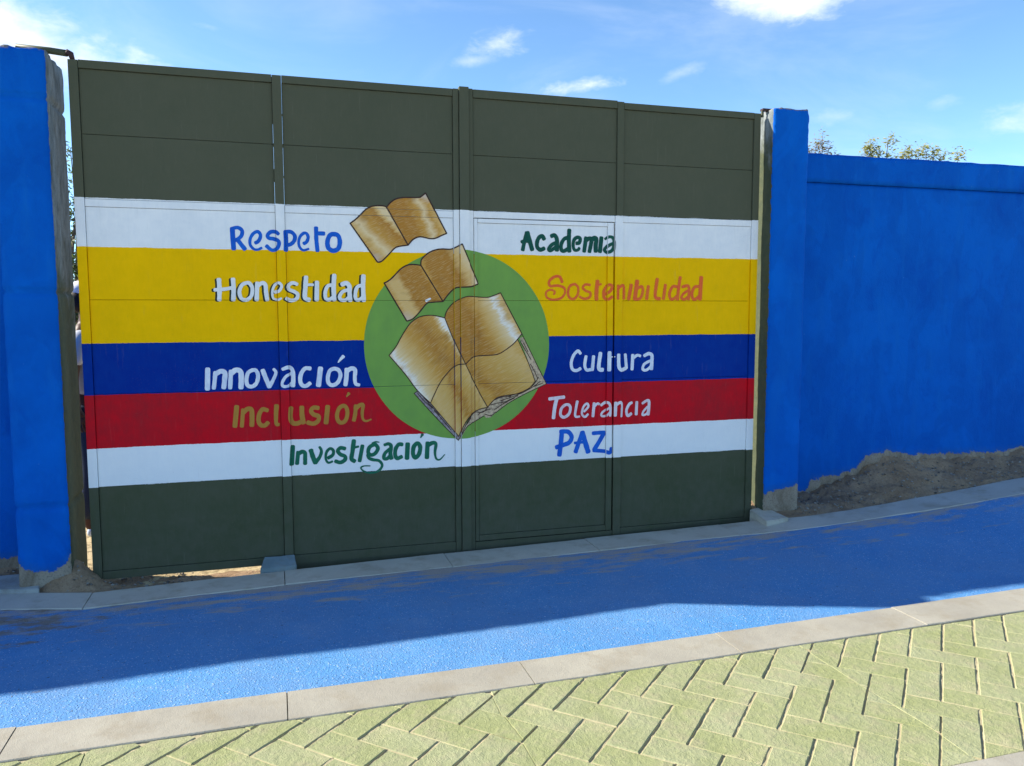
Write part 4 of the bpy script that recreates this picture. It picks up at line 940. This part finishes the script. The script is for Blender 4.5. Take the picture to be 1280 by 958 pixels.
t1 = [G(*p, 2.3) for p in ((1083, 191), (1088, 186), (1098, 194), (1110, 178), (1086, 196))]
tree('shrub', (t1[2].x, 2.3, -.08), t1, mLeafY, 'thin yellow green shrub with one bare twig, the middle tuft above the wall', 'shrub', 5, .028, .9, .30, None, 10)
t1 = [G(*p, 2.6) for p in ((1128, 197), (1136, 195), (1148, 199), (1158, 191), (1168, 192), (1176, 196), (1198, 199))]
tree('shrub', (t1[3].x, 2.6, -.08), t1, mLeafY, 'wider yellow green shrub, the rightmost tuft above the blue wall', 'shrub', 9, .030, 1.1, .34, None, 14)
for k, (px, py, d, seed, ml, lab) in enumerate(((84, 205, 5.5, 21, mLeafG, 'dark green tree seen through the gap left of the gate'), )):
    b = G(px+14, 400, d); tp = [G(px-10+rx, py+ry, d) for rx, ry in ((0, 0), (14, -20), (30, 5), (-30, 10), (50, 25), (-60, 40), (8, 30), (18, 60))]
    tree('tree', (b.x, d, -.08), tp, ml, lab, 'tree', seed, .035, .35, .8, None, 16)

# ------------------------------------------------------------------ person behind the gate
def skin(name, nodes, edges, m, parent, sub=2):
    me = bpy.data.meshes.new(name); me.from_pydata([n_[0] for n_ in nodes], edges, []); o = bpy.data.objects.new(name, me); C.objects.link(o); me.materials.append(m)
    if parent is not None:
        me.transform(Matrix.Translation(-parent.location)); o.parent = parent
    s = o.modifiers.new('skin', 'SKIN'); s.use_smooth_shade = True
    for i, n_ in enumerate(nodes): me.skin_vertices[0].data[i].radius = n_[1]; me.skin_vertices[0].data[i].use_root = (i == 0)
    q = o.modifiers.new('sub', 'SUBSURF'); q.levels = q.render_levels = sub; return o
PX, PY = -.25, 1.30
person = empty('person', (PX, PY, -.06), 'person in a white cap and pale shirt standing behind the gap left of the gate', 'person')
mSkin = mat('dark_brown_skin', lambda t: (.075, .035, .022), .5); mHair = mat('black_hair', lambda t: (.012, .008, .008), .6)
mShirt = mat('pale_shirt_cloth', flat_paint((.55, .57, .60), (.45, .47, .50), (1, 1, 1), 20)); mJean = mat('dark_navy_denim', flat_paint((.010, .018, .035), (.018, .028, .05), (1, 1, 1), 60))
mCap = mat('white_cap_cloth', lambda t: (.75, .75, .75), .8); mShoe = mat('pale_blue_canvas', lambda t: (.42, .50, .58), .7); mEye = mat('eye_white', lambda t: (.7, .68, .65), .3)
def P3(x, y, z): return (PX+x, PY+y, z)
nodes = [(P3(.01, 0, .93), (.105, .14)), (P3(0, 0, 1.10), (.095, .125)), (P3(0, 0, 1.28), (.11, .15)), (P3(0, 0, 1.42), (.075, .10)), (P3(.01, 0, 1.50), (.052, .052)), (P3(.03, 0, 1.57), (.070, .062)), (P3(.025, 0, 1.66), (.094, .074)), (P3(.015, 0, 1.735), (.075, .062))]
edges = [(i, i+1) for i in range(7)]
for s_ in (-1, 1):
    b = len(nodes); nodes += [(P3(-.005, s_*.165, 1.40), (.052, .052)), (P3(-.05, s_*.20, 1.13), (.040, .040)), (P3(-.03, s_*.205, .92), (.026, .026)), (P3(-.015, s_*.205, .86), (.016, .034)), (P3(-.01, s_*.205, .83), (.014, .036))]
    edges += [(3, b), (b, b+1), (b+1, b+2), (b+2, b+3), (b+3, b+4)]
    for k in range(4):
        f_ = len(nodes); xo = -.028+k*.019; ln = (.060, .072, .068, .052)[k]
        nodes += [(P3(-.01+xo, s_*.205, .805), (.0085, .0085)), (P3(-.006+xo, s_*.200, .805-ln*.5), (.0078, .0078)), (P3(.004+xo, s_*.192, .805-ln), (.0062, .0062))]; edges += [(b+4, f_), (f_, f_+1), (f_+1, f_+2)]
    f_ = len(nodes); nodes += [(P3(.022, s_*.198, .835), (.010, .010)), (P3(.034, s_*.188, .805), (.008, .008))]; edges += [(b+3, f_), (f_, f_+1)]
    b = len(nodes); nodes += [(P3(.01, s_*.085, .86), (.088, .085)), (P3(.02, s_*.09, .48), (.056, .056)), (P3(-.02, s_*.095, .06), (.038, .038)), (P3(.03, s_*.095, -.01), (.036, .036)), (P3(.13, s_*.10, -.025), (.028, .036))]
    edges += [(0, b), (b, b+1), (b+1, b+2), (b+2, b+3), (b+3, b+4)]
skin('body', nodes, edges, mSkin, person)
nd = [(P3(0, 0, .95), (.125, .165)), (P3(0, 0, 1.10), (.115, .15)), (P3(0, 0, 1.28), (.128, .17)), (P3(0, 0, 1.42), (.09, .11)), (P3(.005, 0, 1.485), (.066, .066))]; ed = [(0, 1), (1, 2), (2, 3), (3, 4)]
for s_ in (-1, 1): b = len(nd); nd += [(P3(-.005, s_*.172, 1.40), (.066, .066)), (P3(-.035, s_*.20, 1.20), (.058, .058))]; ed += [(3, b), (b, b+1)]
skin('shirt', nd, ed, mShirt, person)
nd = [(P3(.01, 0, .96), (.118, .155)), (P3(.01, 0, .88), (.118, .155))]; ed = [(0, 1)]
for s_ in (-1, 1): b = len(nd); nd += [(P3(.01, s_*.085, .80), (.10, .095)), (P3(.02, s_*.09, .48), (.075, .072)), (P3(-.015, s_*.095, .07), (.062, .06))]; ed += [(1, b), (b, b+1), (b+1, b+2)]
skin('trousers', nd, ed, mJean, person)
for s_ in (-1, 1): skin('shoe', [(P3(-.03, s_*.095, -.0), (.046, .044)), (P3(.06, s_*.098, -.018), (.036, .044)), (P3(.15, s_*.10, -.028), (.026, .038))], [(0, 1), (1, 2)], mShoe, person, 2)
def ball(name, c, r, m, sx=(1, 1, 1)):
    bm = bmesh.new(); bmesh.ops.create_uvsphere(bm, u_segments=20, v_segments=12, radius=r, matrix=Matrix.Translation(Vector(c)) @ Matrix.Diagonal((*sx, 1))); return bm_link(name, bm, m, person, smooth=True)
ball('hair', P3(-.004, 0, 1.675), .100, mHair, (1.02, .86, 1.0)); ball('cap', P3(.012, 0, 1.752), .104, mCap, (1.02, .86, .62)); ball('cap_brim', P3(.135, 0, 1.735), .075, mCap, (.95, .9, .12))
for s_ in (-1, 1):
    ball('eye', P3(.112, s_*.032, 1.67), .013, mEye); ball('pupil', P3(.1225, s_*.032, 1.67), .005, mHair); ball('ear', P3(.02, s_*.078, 1.655), .030, mSkin, (.6, .35, 1))
ball('nose', P3(.128, 0, 1.638), .020, mSkin, (1, .7, 1.2)); ball('mouth', P3(.113, 0, 1.60), .020, mat('lip_skin', lambda t: (.12, .035, .03), .5), (.5, 1.1, .35))
